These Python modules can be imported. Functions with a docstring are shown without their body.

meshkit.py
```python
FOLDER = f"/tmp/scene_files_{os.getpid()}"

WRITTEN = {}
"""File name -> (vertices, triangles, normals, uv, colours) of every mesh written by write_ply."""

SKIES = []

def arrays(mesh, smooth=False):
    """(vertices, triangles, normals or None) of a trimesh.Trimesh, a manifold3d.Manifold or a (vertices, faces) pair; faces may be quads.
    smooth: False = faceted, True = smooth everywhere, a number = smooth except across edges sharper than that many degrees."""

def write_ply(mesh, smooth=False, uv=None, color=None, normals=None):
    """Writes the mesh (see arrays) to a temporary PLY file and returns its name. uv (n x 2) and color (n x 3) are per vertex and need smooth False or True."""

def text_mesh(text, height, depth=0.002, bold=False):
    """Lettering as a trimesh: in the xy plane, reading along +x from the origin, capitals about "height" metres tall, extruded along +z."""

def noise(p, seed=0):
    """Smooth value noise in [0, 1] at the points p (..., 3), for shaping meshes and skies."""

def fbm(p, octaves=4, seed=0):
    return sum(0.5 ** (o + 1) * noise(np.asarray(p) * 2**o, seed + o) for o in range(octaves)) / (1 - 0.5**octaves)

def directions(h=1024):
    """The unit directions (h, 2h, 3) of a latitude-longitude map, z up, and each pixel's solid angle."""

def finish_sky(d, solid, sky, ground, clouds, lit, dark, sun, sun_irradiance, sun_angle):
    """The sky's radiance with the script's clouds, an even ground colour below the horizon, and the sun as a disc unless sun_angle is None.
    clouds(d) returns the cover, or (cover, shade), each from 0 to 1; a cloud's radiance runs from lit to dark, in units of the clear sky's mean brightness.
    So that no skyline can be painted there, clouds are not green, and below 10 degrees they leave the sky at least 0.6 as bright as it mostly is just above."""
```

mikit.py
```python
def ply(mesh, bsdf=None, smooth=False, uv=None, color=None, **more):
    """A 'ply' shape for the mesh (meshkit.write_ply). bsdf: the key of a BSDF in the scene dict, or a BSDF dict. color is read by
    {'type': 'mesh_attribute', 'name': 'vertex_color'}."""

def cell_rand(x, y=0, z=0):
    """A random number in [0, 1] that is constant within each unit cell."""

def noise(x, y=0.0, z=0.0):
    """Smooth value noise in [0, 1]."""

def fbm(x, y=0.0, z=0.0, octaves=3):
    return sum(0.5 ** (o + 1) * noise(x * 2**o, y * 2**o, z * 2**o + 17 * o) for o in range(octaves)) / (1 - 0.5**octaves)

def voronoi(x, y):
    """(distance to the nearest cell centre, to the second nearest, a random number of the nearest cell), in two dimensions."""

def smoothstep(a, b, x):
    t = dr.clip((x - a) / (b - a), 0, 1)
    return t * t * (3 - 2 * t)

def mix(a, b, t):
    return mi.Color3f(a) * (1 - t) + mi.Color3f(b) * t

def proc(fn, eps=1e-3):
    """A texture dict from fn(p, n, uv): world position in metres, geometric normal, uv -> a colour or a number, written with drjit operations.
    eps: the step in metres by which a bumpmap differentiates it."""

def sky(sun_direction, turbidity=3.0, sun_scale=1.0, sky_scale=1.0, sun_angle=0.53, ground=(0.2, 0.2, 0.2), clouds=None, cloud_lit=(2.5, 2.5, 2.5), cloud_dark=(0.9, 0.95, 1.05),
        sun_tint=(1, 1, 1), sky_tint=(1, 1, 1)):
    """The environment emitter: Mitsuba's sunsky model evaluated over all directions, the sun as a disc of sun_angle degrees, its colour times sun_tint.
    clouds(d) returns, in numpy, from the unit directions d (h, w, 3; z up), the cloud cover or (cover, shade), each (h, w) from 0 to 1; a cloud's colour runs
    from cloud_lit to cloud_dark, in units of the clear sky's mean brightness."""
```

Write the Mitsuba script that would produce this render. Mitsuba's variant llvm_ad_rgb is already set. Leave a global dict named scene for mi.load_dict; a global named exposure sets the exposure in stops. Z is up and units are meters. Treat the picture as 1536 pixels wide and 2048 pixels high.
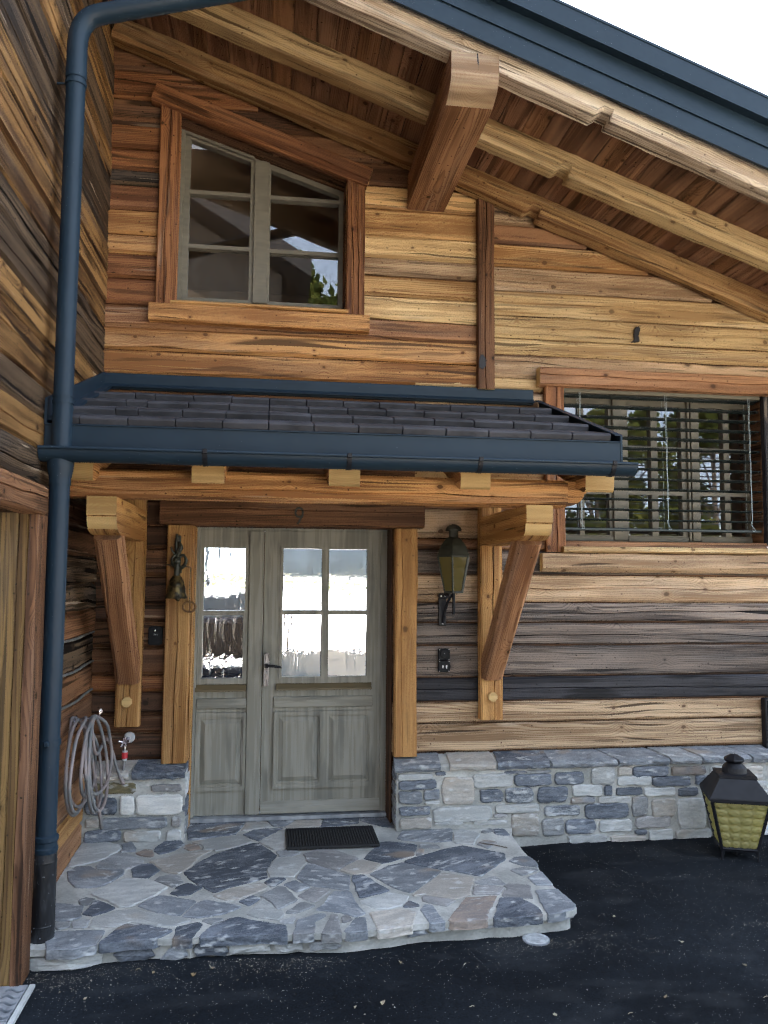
import math, random
import numpy as np, trimesh
import drjit as dr, mitsuba as mi, mikit, meshkit
from mikit import ply, proc, noise, fbm, voronoi, cell_rand, smoothstep, mix
from shapely.geometry import Polygon, box as sbox
from shapely.ops import unary_union
T = mi.ScalarTransform4f
scene, labels = {}, {}

# ---------------------------------------------------------------- camera, sky, exposure
CAM = np.array([0.0, -6.0, 1.97])
FWD = np.array([0.1417078587642276, 0.9865554351114747, 0.08140796162824777])
UP = np.array([-0.018363700875880597, -0.07960380663851217, 0.9966574178015228])
scene['camera'] = {'type': 'perspective', 'fov': 51.282, 'fov_axis': 'x', 'near_clip': 0.05, 'far_clip': 2000.0,
                   'to_world': T().look_at(origin=CAM.tolist(), target=(CAM + FWD).tolist(), up=UP.tolist())}
# the sun stands behind the house: this side is in open shade, lit by the sky and by the sunlit yard and trees opposite
scene['sky_light'] = mikit.sky((0.16, 0.54, 0.83), turbidity=3.0, sky_scale=1.4, ground=(0.25, 0.24, 0.2), cloud_lit=(2.3, 2.5, 2.75), cloud_dark=(1.5, 1.6, 1.75),
                               clouds=lambda d: (np.clip(.25 + 1.1 * (meshkit.fbm(d * [3.0, 3.0, 7.0], 5, 2) - .3), .1, .95), .4))
exposure = 3.75

# ---------------------------------------------------------------- helpers
rng = np.random.default_rng(7)


def numbered(key):
    if key not in scene and key not in labels:
        return key
    n = 1
    while f'{key}_{n:03d}' in scene or f'{key}_{n:03d}' in labels:
        n += 1
    return f'{key}_{n:03d}'


def put(key, mesh, mat, smooth=False, uv=None, **more):
    if key in scene:
        key = numbered(key)
    scene[key] = ply(mesh, mat, smooth=smooth, uv=uv, **more)
    return key


def tag(key, label, category=None, group=None, kind=None):
    d = labels.setdefault(key, {})
    d['label'] = label
    if category: d['category'] = category
    if group: d['group'] = group
    if kind: d['kind'] = kind
    return key


def unit(v):
    v = np.asarray(v, float)
    return v / np.linalg.norm(v)


def bx(x0, x1, y0, y1, z0, z1):
    m = trimesh.creation.box((x1 - x0, y1 - y0, z1 - z0))
    m.apply_translation(((x0 + x1) / 2, (y0 + y1) / 2, (z0 + z1) / 2))
    return m


def cbx(x0, x1, y0, y1, z0, z1, c=0.004):
    """a box with chamfered edges"""
    hx, hy, hz = (x1 - x0) / 2, (y1 - y0) / 2, (z1 - z0) / 2
    c = min(c, 0.45 * min(hx, hy, hz))
    p = []
    for sx in (-1, 1):
        for sy in (-1, 1):
            for sz in (-1, 1):
                p += [(sx * hx, sy * (hy - c), sz * (hz - c)), (sx * (hx - c), sy * hy, sz * (hz - c)), (sx * (hx - c), sy * (hy - c), sz * hz)]
    m = trimesh.convex.convex_hull(np.array(p))
    m.apply_translation(((x0 + x1) / 2, (y0 + y1) / 2, (z0 + z1) / 2))
    return m


cat = trimesh.util.concatenate


def cyl(p0, p1, r, n=20, r1=None):
    p0, p1 = np.asarray(p0, float), np.asarray(p1, float)
    r1 = r if r1 is None else r1
    d = unit(p1 - p0)
    a = unit(np.cross(d, [0, 0, 1] if abs(d[2]) < .9 else [1, 0, 0]))
    b = np.cross(d, a)
    t = np.arange(n) * 2 * np.pi / n
    ring = np.cos(t)[:, None] * a + np.sin(t)[:, None] * b
    v = np.vstack([p0 + ring * r, p1 + ring * r1, p0, p1])
    i = np.arange(n); j = (i + 1) % n
    f = np.vstack([np.c_[i, j, j + n], np.c_[i, j + n, i + n], np.c_[j, i, i * 0 + 2 * n], np.c_[i + n, j + n, i * 0 + 2 * n + 1]])
    m = trimesh.Trimesh(v, f, process=False)
    if m.volume < 0: m.invert()
    return m


def tube(path, r, n=10, closed=False):
    path = np.asarray(path, float)
    rr = np.broadcast_to(np.asarray(r, float), (len(path),))
    tan = np.gradient(path, axis=0)
    if closed: tan = np.roll(path, -1, 0) - np.roll(path, 1, 0)
    tan /= np.linalg.norm(tan, axis=1, keepdims=True) + 1e-12
    a = unit(np.cross(tan[0], [0, 0, 1] if abs(tan[0][2]) < .9 else [1, 0, 0]))
    t = np.arange(n) * 2 * np.pi / n
    vs = []
    for k in range(len(path)):
        a = unit(a - tan[k] * (a @ tan[k]))
        b = np.cross(tan[k], a)
        vs.append(path[k] + rr[k] * (np.cos(t)[:, None] * a + np.sin(t)[:, None] * b))
    v = np.vstack(vs)
    m = len(path)
    f = []
    i = np.arange(n); j = (i + 1) % n
    for k in range(m if closed else m - 1):
        o, q = k * n, ((k + 1) % m) * n
        f += [np.c_[o + i, o + j, q + j], np.c_[o + i, q + j, q + i]]
    if not closed:
        v = np.vstack([v, path[0], path[-1]])
        f += [np.c_[j, i, i * 0 + m * n], np.c_[(m - 1) * n + i, (m - 1) * n + j, i * 0 + m * n + 1]]
    mesh = trimesh.Trimesh(v, np.vstack(f), process=False)
    if mesh.volume < 0: mesh.invert()
    return mesh


def smooth_path(pts, n=60, closed=False):
    from scipy.interpolate import splprep, splev
    pts = np.asarray(pts, float)
    if closed: pts = np.vstack([pts, pts[:1]])
    tck, _ = splprep(pts.T, s=0, per=closed, k=min(3, len(pts) - 1))
    u = np.linspace(0, 1, n + 1)[:-1] if closed else np.linspace(0, 1, n)
    return np.array(splev(u, tck)).T


def revolve(profile, origin, axis=(0, 0, 1), n=28):
    """profile: (r, h) along axis"""
    m = trimesh.creation.revolve(np.asarray(profile, float), sections=n)
    m.apply_transform(trimesh.geometry.align_vectors([0, 0, 1], unit(axis)))
    m.apply_translation(origin)
    if m.volume < 0: m.invert()
    return m


def prism(poly, y0, y1, axis='y'):
    """a polygon in xz extruded along y (axis y), in yz along x (axis x), in xy along z"""
    m = trimesh.creation.extrude_polygon(poly if isinstance(poly, Polygon) else Polygon(poly), abs(y1 - y0), engine='earcut')
    v = m.vertices.copy()
    lo = min(y0, y1)
    if axis == 'y': m.vertices = np.c_[v[:, 0], lo + v[:, 2], v[:, 1]]
    elif axis == 'x': m.vertices = np.c_[lo + v[:, 2], v[:, 0], v[:, 1]]
    else: m.vertices = np.c_[v[:, 0], v[:, 1], lo + v[:, 2]]
    if m.volume < 0: m.invert()
    return m


# ---------------------------------------------------------------- timber: one hewn beam with its grain coordinates
SEED = [0]
HONEY, ORANGE, PALE, BROWN, GREY, DARK, TRIM, DECK, GOLD, DUSK, CUT, PANEL, SILVER, TAN, ROSE, UMBER, AMBER = range(17)


def wuv(a, b, tone, seed):
    return np.c_[16.0 * seed + 8 + np.clip(a, -7.9, 7.9), 8.0 * tone + 4 + np.clip(b, -3.9, 3.9)]


def beam(p0, p1, up, w, h, tone, ch=(.008,) * 4, wob=.004, step=.1, notches=(), cracks=(), endtone=CUT, taper=1.0, bow=0.0, sagz=None):
    """(mesh, uv). The section is w wide (towards cross(d, up), the front) and h high; ch: chamfers front-bottom, front-top, back-top, back-bottom.
    notches: (from, to, depth) cut into the underside; cracks: (share of the height, depth) V-shaped drying cracks in the front."""
    SEED[0] = (SEED[0] + 1) % 140
    seed = SEED[0]
    p0, p1 = np.asarray(p0, float), np.asarray(p1, float)
    L = np.linalg.norm(p1 - p0)
    d = (p1 - p0) / L
    u = unit(np.asarray(up, float) - d * (np.asarray(up, float) @ d))
    s = np.cross(d, u)
    W, H = w / 2, h / 2
    cb, ct, kt, kb = ch
    ring = [(W, -H + cb, 0)]
    for fr, dep in sorted(cracks):
        z = -H + fr * h
        ring += [(W, z - .004, 1), (W - dep, z, 1), (W, z + .004, 1)]
    ring += [(W, H - ct, 0), (W - ct, H, 0), (-W + kt, H, 0), (-W, H - kt, 0), (-W, -H + kb, 0), (-W + kb, -H, 0), (W - cb, -H, 0)]
    ts = list(np.linspace(0, L, max(2, int(L / step) + 1)))
    for a, b, _ in notches:
        ts += [a, a + .035, b, b + .003]
    ts = np.array(sorted(t for t in ts if 0 <= t <= L))
    R = len(ring)
    pos = np.zeros((R, len(ts), 3))
    crk = meshkit.noise(np.c_[ts * 2.3, ts * 0 + seed * 3.7, ts * 0], 5) - .5
    crk2 = meshkit.noise(np.c_[ts * 9., ts * 0 + seed * 1.7, ts * 0], 6) - .5
    for k, (a, b, c) in enumerate(ring):
        n1 = meshkit.noise(np.c_[ts * 3.1, ts * 0 + seed * 7.3, ts * 0 + k * 5.1], 1) - .5
        n2 = meshkit.noise(np.c_[ts * 11., ts * 0 + seed * 3.3, ts * 0 + k * 2.7], 2) - .5
        n3 = meshkit.noise(np.c_[ts * 3.7, ts * 0 + seed * 5.3, ts * 0 + k * 4.1], 3) - .5
        bb = b + wob * (1.5 * n1 + .8 * n2)
        aa = a + wob * (.7 * n3 + .3 * n2)
        if c:
            bb = b + .035 * crk + .008 * crk2
        for (x0, x1, dep) in notches:
            if b < -H + .05:
                g = np.clip((ts - x0) / .035, 0, 1) * (ts <= x1 + .0015)
                bb = bb + dep * g
        sc = 1 + (taper - 1) * ts / L
        pos[k] = p0 + ts[:, None] * d + (aa * sc)[:, None] * s + (bb * sc + bow * 4 * ts * (L - ts) / L ** 2)[:, None] * u
    per = [0.0]
    for k in range(R):
        a, b = ring[k], ring[(k + 1) % R]
        per.append(per[-1] + math.hypot(a[0] - b[0], a[1] - b[1]))
    off = -per[-1] / 2
    vs, fs, uvs, base = [], [], [], 0
    n = len(ts)
    i = np.arange(n - 1)
    for k in range(R):
        q = (k + 1) % R
        vs += [pos[k], pos[q]]
        uvs += [wuv(ts - L / 2, np.full(n, off + per[k]), tone, seed), wuv(ts - L / 2, np.full(n, off + per[k + 1]), tone, seed)]
        fs += [np.c_[base + i, base + i + 1, base + n + i + 1], np.c_[base + i, base + n + i + 1, base + n + i]]
        base += 2 * n
    for e, flip in ((0, True), (n - 1, False)):
        c = pos[:, e].mean(0)
        vs += [pos[:, e], c[None]]
        ab = np.array([(a, b) for a, b, _ in ring] + [(0, 0)])
        uvs.append(wuv(ab[:, 0], ab[:, 1], endtone + 32 if endtone is not None else tone, seed))
        k = np.arange(R); q = (k + 1) % R
        f = np.c_[base + k, base + q, k * 0 + base + R]
        fs.append(f[:, ::-1] if flip else f)
        base += R + 1
    v, f, uv = np.vstack(vs), np.vstack(fs), np.vstack(uvs)
    vol = np.einsum('ij,ij->i', v[f[:, 0]], np.cross(v[f[:, 1]] - v[f[:, 0]], v[f[:, 2]] - v[f[:, 0]])).sum()
    c = v.mean(0)
    vol = np.einsum('ij,ij->i', v[f[:, 0]] - c, np.cross(v[f[:, 1]] - c, v[f[:, 2]] - c)).sum()
    if vol < 0: f = f[:, ::-1]
    return trimesh.Trimesh(v, f, process=False), uv


def timber(key, *a, **k):
    m, uv = beam(*a, **k)
    return put(key, m, 'wood', smooth=True, uv=uv)


def timber_profile(key, poly, x0, x1, tone, axis='x', endtone=CUT, along=1, end_from=.55):
    """a sawn piece: a polygon in (y, z) swept along x (or in (x, z) along y); along: which polygon coordinate the grain follows (None: the sweep)."""
    SEED[0] = (SEED[0] + 1) % 140
    m = prism(poly, x0, x1, axis)
    tri = m.triangles
    v = tri.reshape(-1, 3)
    nrm = np.repeat(m.face_normals, 3, 0)
    ax = {'x': 0, 'y': 1}[axis]
    plane = [1, 2] if axis == 'x' else [0, 2]
    c = (m.bounds[0] + m.bounds[1]) / 2
    q = v - c
    g = plane[along] if along is not None else ax
    rest = [k for k in range(3) if k != g]
    a = q[:, g]
    dom = np.abs(nrm[:, rest[0]]) < np.abs(nrm[:, rest[1]])
    b = np.where(dom, q[:, rest[0]], q[:, rest[1]] + .4)
    uv = wuv(a, b, tone, SEED[0])
    if endtone is not None:
        e = np.abs(nrm[:, g]) > end_from
        uv[e] = wuv(q[e][:, rest[0]], q[e][:, rest[1]], endtone + 32, SEED[0])
    return put(key, trimesh.Trimesh(v, np.arange(len(v)).reshape(-1, 3), process=False), 'wood', smooth=False, uv=uv)

# measured outlines of the stones: (tone, corner points) in metres
FLAGS=[('p',[(-1.219,-0.161),(-1.085,-0.152),(-0.969,-0.226),(-0.947,-0.3),(-1.024,-0.463),(-1.12,-0.539),(-1.207,-0.572),(-1.219,-0.419),(-1.212,-0.235)]),('b',[(-0.958,-0.239),(-0.901,-0.172),(-0.854,-0.275),(-0.847,-0.347),(-0.926,-0.349)]),('d',[(-0.712,-0.291),(-0.665,-0.186),(-0.57,-0.184),(-0.537,-0.25),(-0.586,-0.353),(-0.671,-0.413),(-0.711,-0.362)]),('r',[(-0.531,-0.311),(-0.493,-0.255),(-0.438,-0.285),(-0.416,-0.348),(-0.482,-0.369)]),('r',[(-0.825,-0.384),(-0.783,-0.331),(-0.73,-0.348),(-0.715,-0.453),(-0.794,-0.422)]),('g',[(-1.04,-0.58),(-1.017,-0.497),(-0.962,-0.403),(-0.89,-0.388),(-0.767,-0.519),(-0.771,-0.568),(-0.855,-0.643),(-1.025,-0.613)]),('b',[(-1.195,-0.656),(-1.156,-0.588),(-1.084,-0.596),(-1.033,-0.654),(-0.862,-0.67),(-0.858,-0.735),(-0.939,-0.891),(-1.025,-0.905),(-1.095,-0.891),(-1.158,-0.779)]),('d',[(-0.813,-0.659),(-0.76,-0.591),(-0.704,-0.587),(-0.647,-0.688),(-0.698,-0.797),(-0.778,-0.774)]),('t',[(-0.715,-0.542),(-0.657,-0.516),(-0.543,-0.439),(-0.344,-0.392),(-0.429,-0.497),(-0.449,-0.637),(-0.517,-0.754),(-0.599,-0.72),(-0.689,-0.61)]),('p',[(-0.975,-1.005),(-0.936,-0.91),(-0.819,-0.809),(-0.693,-0.833),(-0.566,-0.958),(-0.616,-1.056),(-0.739,-1.197),(-0.788,-1.196),(-0.869,-1.105)]),('g',[(-0.649,-0.896),(-0.621,-0.792),(-0.537,-0.778),(-0.476,-0.878),(-0.525,-0.952),(-0.572,-0.943)]),('d',[(-0.525,-1.049),(-0.501,-0.97),(-0.445,-0.92),(-0.36,-0.986),(-0.416,-1.067),(-0.481,-1.081)]),('b',[(-0.686,-1.194),(-0.635,-1.077),(-0.577,-1.075),(-0.381,-1.171),(-0.446,-1.34),(-0.564,-1.288)]),('d',[(-0.966,-1.259),(-0.932,-1.11),(-0.811,-1.205),(-0.854,-1.253),(-0.917,-1.284)]),('b',[(-1.208,-1.103),(-1.135,-1.117),(-0.997,-1.166),(-0.981,-1.302),(-1.029,-1.327),(-1.15,-1.324)]),('g',[(-1.029,-1.086),(-1,-1.059),(-0.952,-1.082),(-0.953,-1.143),(-1.004,-1.137)]),('p',[(-0.899,-1.425),(-0.896,-1.318),(-0.812,-1.257),(-0.688,-1.247),(-0.435,-1.381),(-0.38,-1.407),(-0.467,-1.455),(-0.563,-1.444),(-0.694,-1.382),(-0.778,-1.439)]),('g',[(-0.994,-1.377),(-0.958,-1.342),(-0.916,-1.347),(-0.914,-1.424),(-0.982,-1.416)]),('g',[(-1.099,-1.368),(-1.008,-1.345),(-1.005,-1.406),(-1.057,-1.429)]),('b',[(-1.086,-1.543),(-1.061,-1.468),(-0.93,-1.472),(-0.819,-1.485),(-0.835,-1.552),(-0.812,-1.601),(-0.924,-1.639),(-1.05,-1.61)]),('d',[(-0.806,-1.551),(-0.746,-1.472),(-0.714,-1.426),(-0.631,-1.442),(-0.469,-1.524),(-0.584,-1.578),(-0.674,-1.581),(-0.755,-1.566)]),('d',[(-0.446,-1.534),(-0.437,-1.487),(-0.339,-1.448),(-0.321,-1.463),(-0.363,-1.551),(-0.365,-1.606),(-0.439,-1.59)]),('b',[(-0.444,-1.353),(-0.396,-1.232),(-0.322,-1.169),(-0.203,-1.226),(-0.123,-1.269),(-0.21,-1.346),(-0.348,-1.383)]),('g',[(-0.317,-1.423),(-0.262,-1.409),(-0.206,-1.423),(-0.266,-1.462)]),('d',[(-0.555,0.155),(-0.143,0.178),(-0.16,0.061),(-0.2,-0.092),(-0.348,-0.138),(-0.509,-0.171)]),('p',[(-0.174,0.007),(-0.13,0.148),(0.01,0.162),(0.046,0.044),(-0.063,0.003),(-0.182,-0.024)]),('b',[(0.025,0.16),(0.068,0.193),(0.237,0.187),(0.152,0.046),(0.067,0.044)]),('t',[(0.156,0.026),(0.25,0.165),(0.417,0.182),(0.402,0.033),(0.197,-0.012)]),('d',[(0.416,0.054),(0.438,0.174),(0.709,0.204),(0.685,0.047),(0.529,0.007),(0.42,0.003)]),('d',[(0.722,0.203),(0.915,0.212),(0.941,-0.074),(0.859,-0.043),(0.717,0.099)]),('d',[(-0.139,-0.104),(-0.063,-0.024),(0.137,0.001),(-0.033,-0.237),(-0.087,-0.182)]),('p',[(-0.499,-0.237),(-0.329,-0.153),(-0.187,-0.13),(-0.109,-0.19),(-0.081,-0.264),(-0.23,-0.364),(-0.331,-0.4),(-0.446,-0.345)]),('d',[(-0.482,-0.742),(-0.4,-0.589),(-0.302,-0.45),(-0.076,-0.294),(-0.032,-0.304),(0.085,-0.521),(0.049,-0.629),(0.012,-0.774),(0.023,-0.88),(-0.199,-0.997),(-0.279,-1.06),(-0.344,-0.982),(-0.446,-0.826)]),('p',[(-0.022,-0.271),(0.066,-0.158),(0.143,-0.041),(0.147,-0.404),(0.065,-0.407)]),('g',[(0.092,-0.457),(0.186,-0.433),(0.24,-0.493),(0.183,-0.539),(0.108,-0.542)]),('n',[(0.273,-0.531),(0.359,-0.455),(0.447,-0.452),(0.613,-0.638),(0.461,-0.807),(0.383,-0.747),(0.288,-0.652)]),('p',[(0.051,-0.673),(0.099,-0.586),(0.216,-0.577),(0.276,-0.655),(0.187,-0.889),(0.032,-0.872),(0.026,-0.796)]),('b',[(0.201,-0.897),(0.287,-0.706),(0.335,-0.722),(0.465,-0.853),(0.525,-0.91),(0.501,-1.114),(0.437,-1.09),(0.286,-1.018)]),('t',[(0.473,-0.806),(0.625,-0.668),(0.743,-0.752),(0.658,-0.883),(0.56,-0.892)]),('d',[(0.657,-0.643),(0.813,-0.359),(0.919,-0.383),(1.035,-0.446),(0.982,-0.618),(0.815,-0.71),(0.745,-0.735)]),('d',[(0.543,-0.912),(0.614,-0.911),(0.734,-1.159),(0.562,-1.231)]),('b',[(0.666,-0.91),(0.803,-0.787),(0.893,-0.754),(1.102,-0.909),(0.864,-1.195),(0.798,-1.133),(0.747,-1.054)]),('d',[(0.017,-0.954),(0.062,-0.897),(0.134,-0.919),(0.061,-1.02)]),('b',[(0.135,-0.996),(0.187,-0.95),(0.28,-1.041),(0.198,-1.101)]),('t',[(-0.272,-1.105),(-0.168,-1.014),(0.006,-0.958),(0.027,-1.031),(-0.132,-1.167),(-0.205,-1.176)]),('d',[(-0.121,-1.21),(-0.059,-1.144),(-0.014,-1.179),(-0.071,-1.262)]),('g',[(-0.004,-1.137),(0.092,-1.025),(0.121,-1.029),(0.194,-1.212),(0.096,-1.321),(0.063,-1.249)]),('n',[(0.207,-1.17),(0.292,-1.058),(0.399,-1.111),(0.289,-1.26)]),('g',[(0.135,-1.381),(0.222,-1.256),(0.288,-1.309),(0.203,-1.377)]),('b',[(0.301,-1.36),(0.345,-1.302),(0.419,-1.137),(0.504,-1.138),(0.522,-1.294),(0.559,-1.436),(0.513,-1.466),(0.439,-1.405)]),('p',[(0.563,-1.277),(0.726,-1.191),(0.84,-1.249),(0.78,-1.358),(0.705,-1.387),(0.628,-1.378)]),('p',[(-0.072,-1.365),(0.009,-1.196),(0.089,-1.324),(0.12,-1.385),(0.087,-1.458),(-0.018,-1.414)]),('g',[(0.096,-1.479),(0.176,-1.439),(0.161,-1.499),(0.121,-1.501)]),('d',[(-0.312,-1.536),(-0.239,-1.444),(-0.13,-1.411),(-0.024,-1.47),(0.123,-1.539),(0.12,-1.577),(-0.097,-1.566),(-0.264,-1.588)]),('b',[(0.165,-1.575),(0.2,-1.479),(0.301,-1.422),(0.349,-1.428),(0.281,-1.497),(0.27,-1.564),(0.196,-1.57)]),('n',[(0.306,-1.621),(0.386,-1.432),(0.405,-1.442),(0.408,-1.602),(0.344,-1.617)]),('n',[(0.436,-1.468),(0.463,-1.457),(0.477,-1.501),(0.435,-1.53)]),('b',[(0.438,-1.578),(0.502,-1.501),(0.544,-1.49),(0.553,-1.605),(0.497,-1.606)]),('t',[(0.598,-1.444),(0.767,-1.412),(0.837,-1.456),(0.786,-1.587),(0.62,-1.598)]),('b',[(0.937,-0.302),(0.993,-0.157),(1.188,-0.138),(1.356,-0.142),(1.293,-0.385),(1.164,-0.396),(0.963,-0.335)]),('p',[(1.331,-0.293),(1.421,-0.177),(1.522,-0.288),(1.428,-0.475),(1.32,-0.438),(1.287,-0.392)]),('g',[(1.553,-0.238),(1.632,-0.187),(1.635,-0.234),(1.563,-0.258)]),('d',[(1.643,-0.199),(1.72,-0.21),(1.731,-0.325),(1.648,-0.297)]),('g',[(1.461,-0.474),(1.521,-0.413),(1.599,-0.452),(1.509,-0.558)]),('g',[(1.049,-0.433),(1.175,-0.472),(1.178,-0.511),(1.053,-0.497)]),('n',[(1.028,-0.518),(1.073,-0.523),(1.035,-0.625),(1.013,-0.622)]),('d',[(0.903,-0.733),(1.192,-0.56),(1.349,-0.506),(1.589,-0.676),(1.563,-0.757),(1.344,-1.001),(1.256,-0.952),(1.071,-0.845)]),('b',[(1.59,-0.794),(1.644,-0.739),(1.733,-0.738),(1.754,-0.872),(1.743,-0.903),(1.646,-0.87)]),('g',[(1.558,-0.941),(1.648,-0.915),(1.726,-0.954),(1.597,-1.022)]),('b',[(1.625,-1.071),(1.731,-1),(1.736,-1.186),(1.645,-1.175)]),('b',[(1.613,-1.256),(1.745,-1.255),(1.765,-1.466),(1.73,-1.517),(1.573,-1.538),(1.59,-1.428)]),('g',[(1.28,-1.1),(1.418,-1.033),(1.45,-1.135),(1.339,-1.14)]),('n',[(1.263,-1.159),(1.333,-1.16),(1.431,-1.198),(1.371,-1.274),(1.23,-1.257)]),('n',[(1.462,-1.144),(1.593,-1.181),(1.551,-1.349),(1.398,-1.306)]),('t',[(0.868,-1.244),(1.116,-0.948),(1.284,-1.028),(1.231,-1.259),(1.105,-1.312),(0.936,-1.232)]),('n',[(0.926,-1.263),(0.964,-1.246),(1.114,-1.32),(1.033,-1.39),(0.919,-1.318)]),('r',[(1.013,-1.513),(1.17,-1.314),(1.35,-1.309),(1.265,-1.454),(1.186,-1.585),(1.051,-1.541)]),('d',[(1.246,-1.566),(1.371,-1.338),(1.482,-1.351),(1.539,-1.476),(1.534,-1.552),(1.35,-1.576)]),('b',[(0.885,-1.429),(0.918,-1.371),(0.95,-1.384),(0.976,-1.534),(0.904,-1.547)]),('d',[(0.792,-1.377),(0.831,-1.31),(0.876,-1.37),(0.832,-1.385)]),('g',[(1.578,-1.307),(1.623,-1.305),(1.607,-1.392),(1.566,-1.387)])]
EDGE=[(-1.172,-1.574),(-1.142,-1.638),(-1.029,-1.645),(-0.921,-1.651),(-0.81,-1.61),(-0.673,-1.592),(-0.582,-1.589),(-0.364,-1.615),(-0.316,-1.6),(-0.216,-1.602),(-0.096,-1.602),(0.058,-1.616),(0.126,-1.631),(0.194,-1.614),(0.309,-1.636),(0.424,-1.645),(0.556,-1.636),(0.634,-1.626),(0.691,-1.623),(0.786,-1.599),(0.94,-1.58),(1.113,-1.584),(1.233,-1.575),(1.394,-1.578),(1.527,-1.562),(1.644,-1.552),(1.726,-1.537),(1.769,-1.5),(1.758,-1.413),(1.743,-1.286),(1.735,-1.153),(1.734,-0.992),(1.75,-0.845),(1.739,-0.72),(1.736,-0.591),(1.745,-0.418),(1.749,-0.314)]
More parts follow.
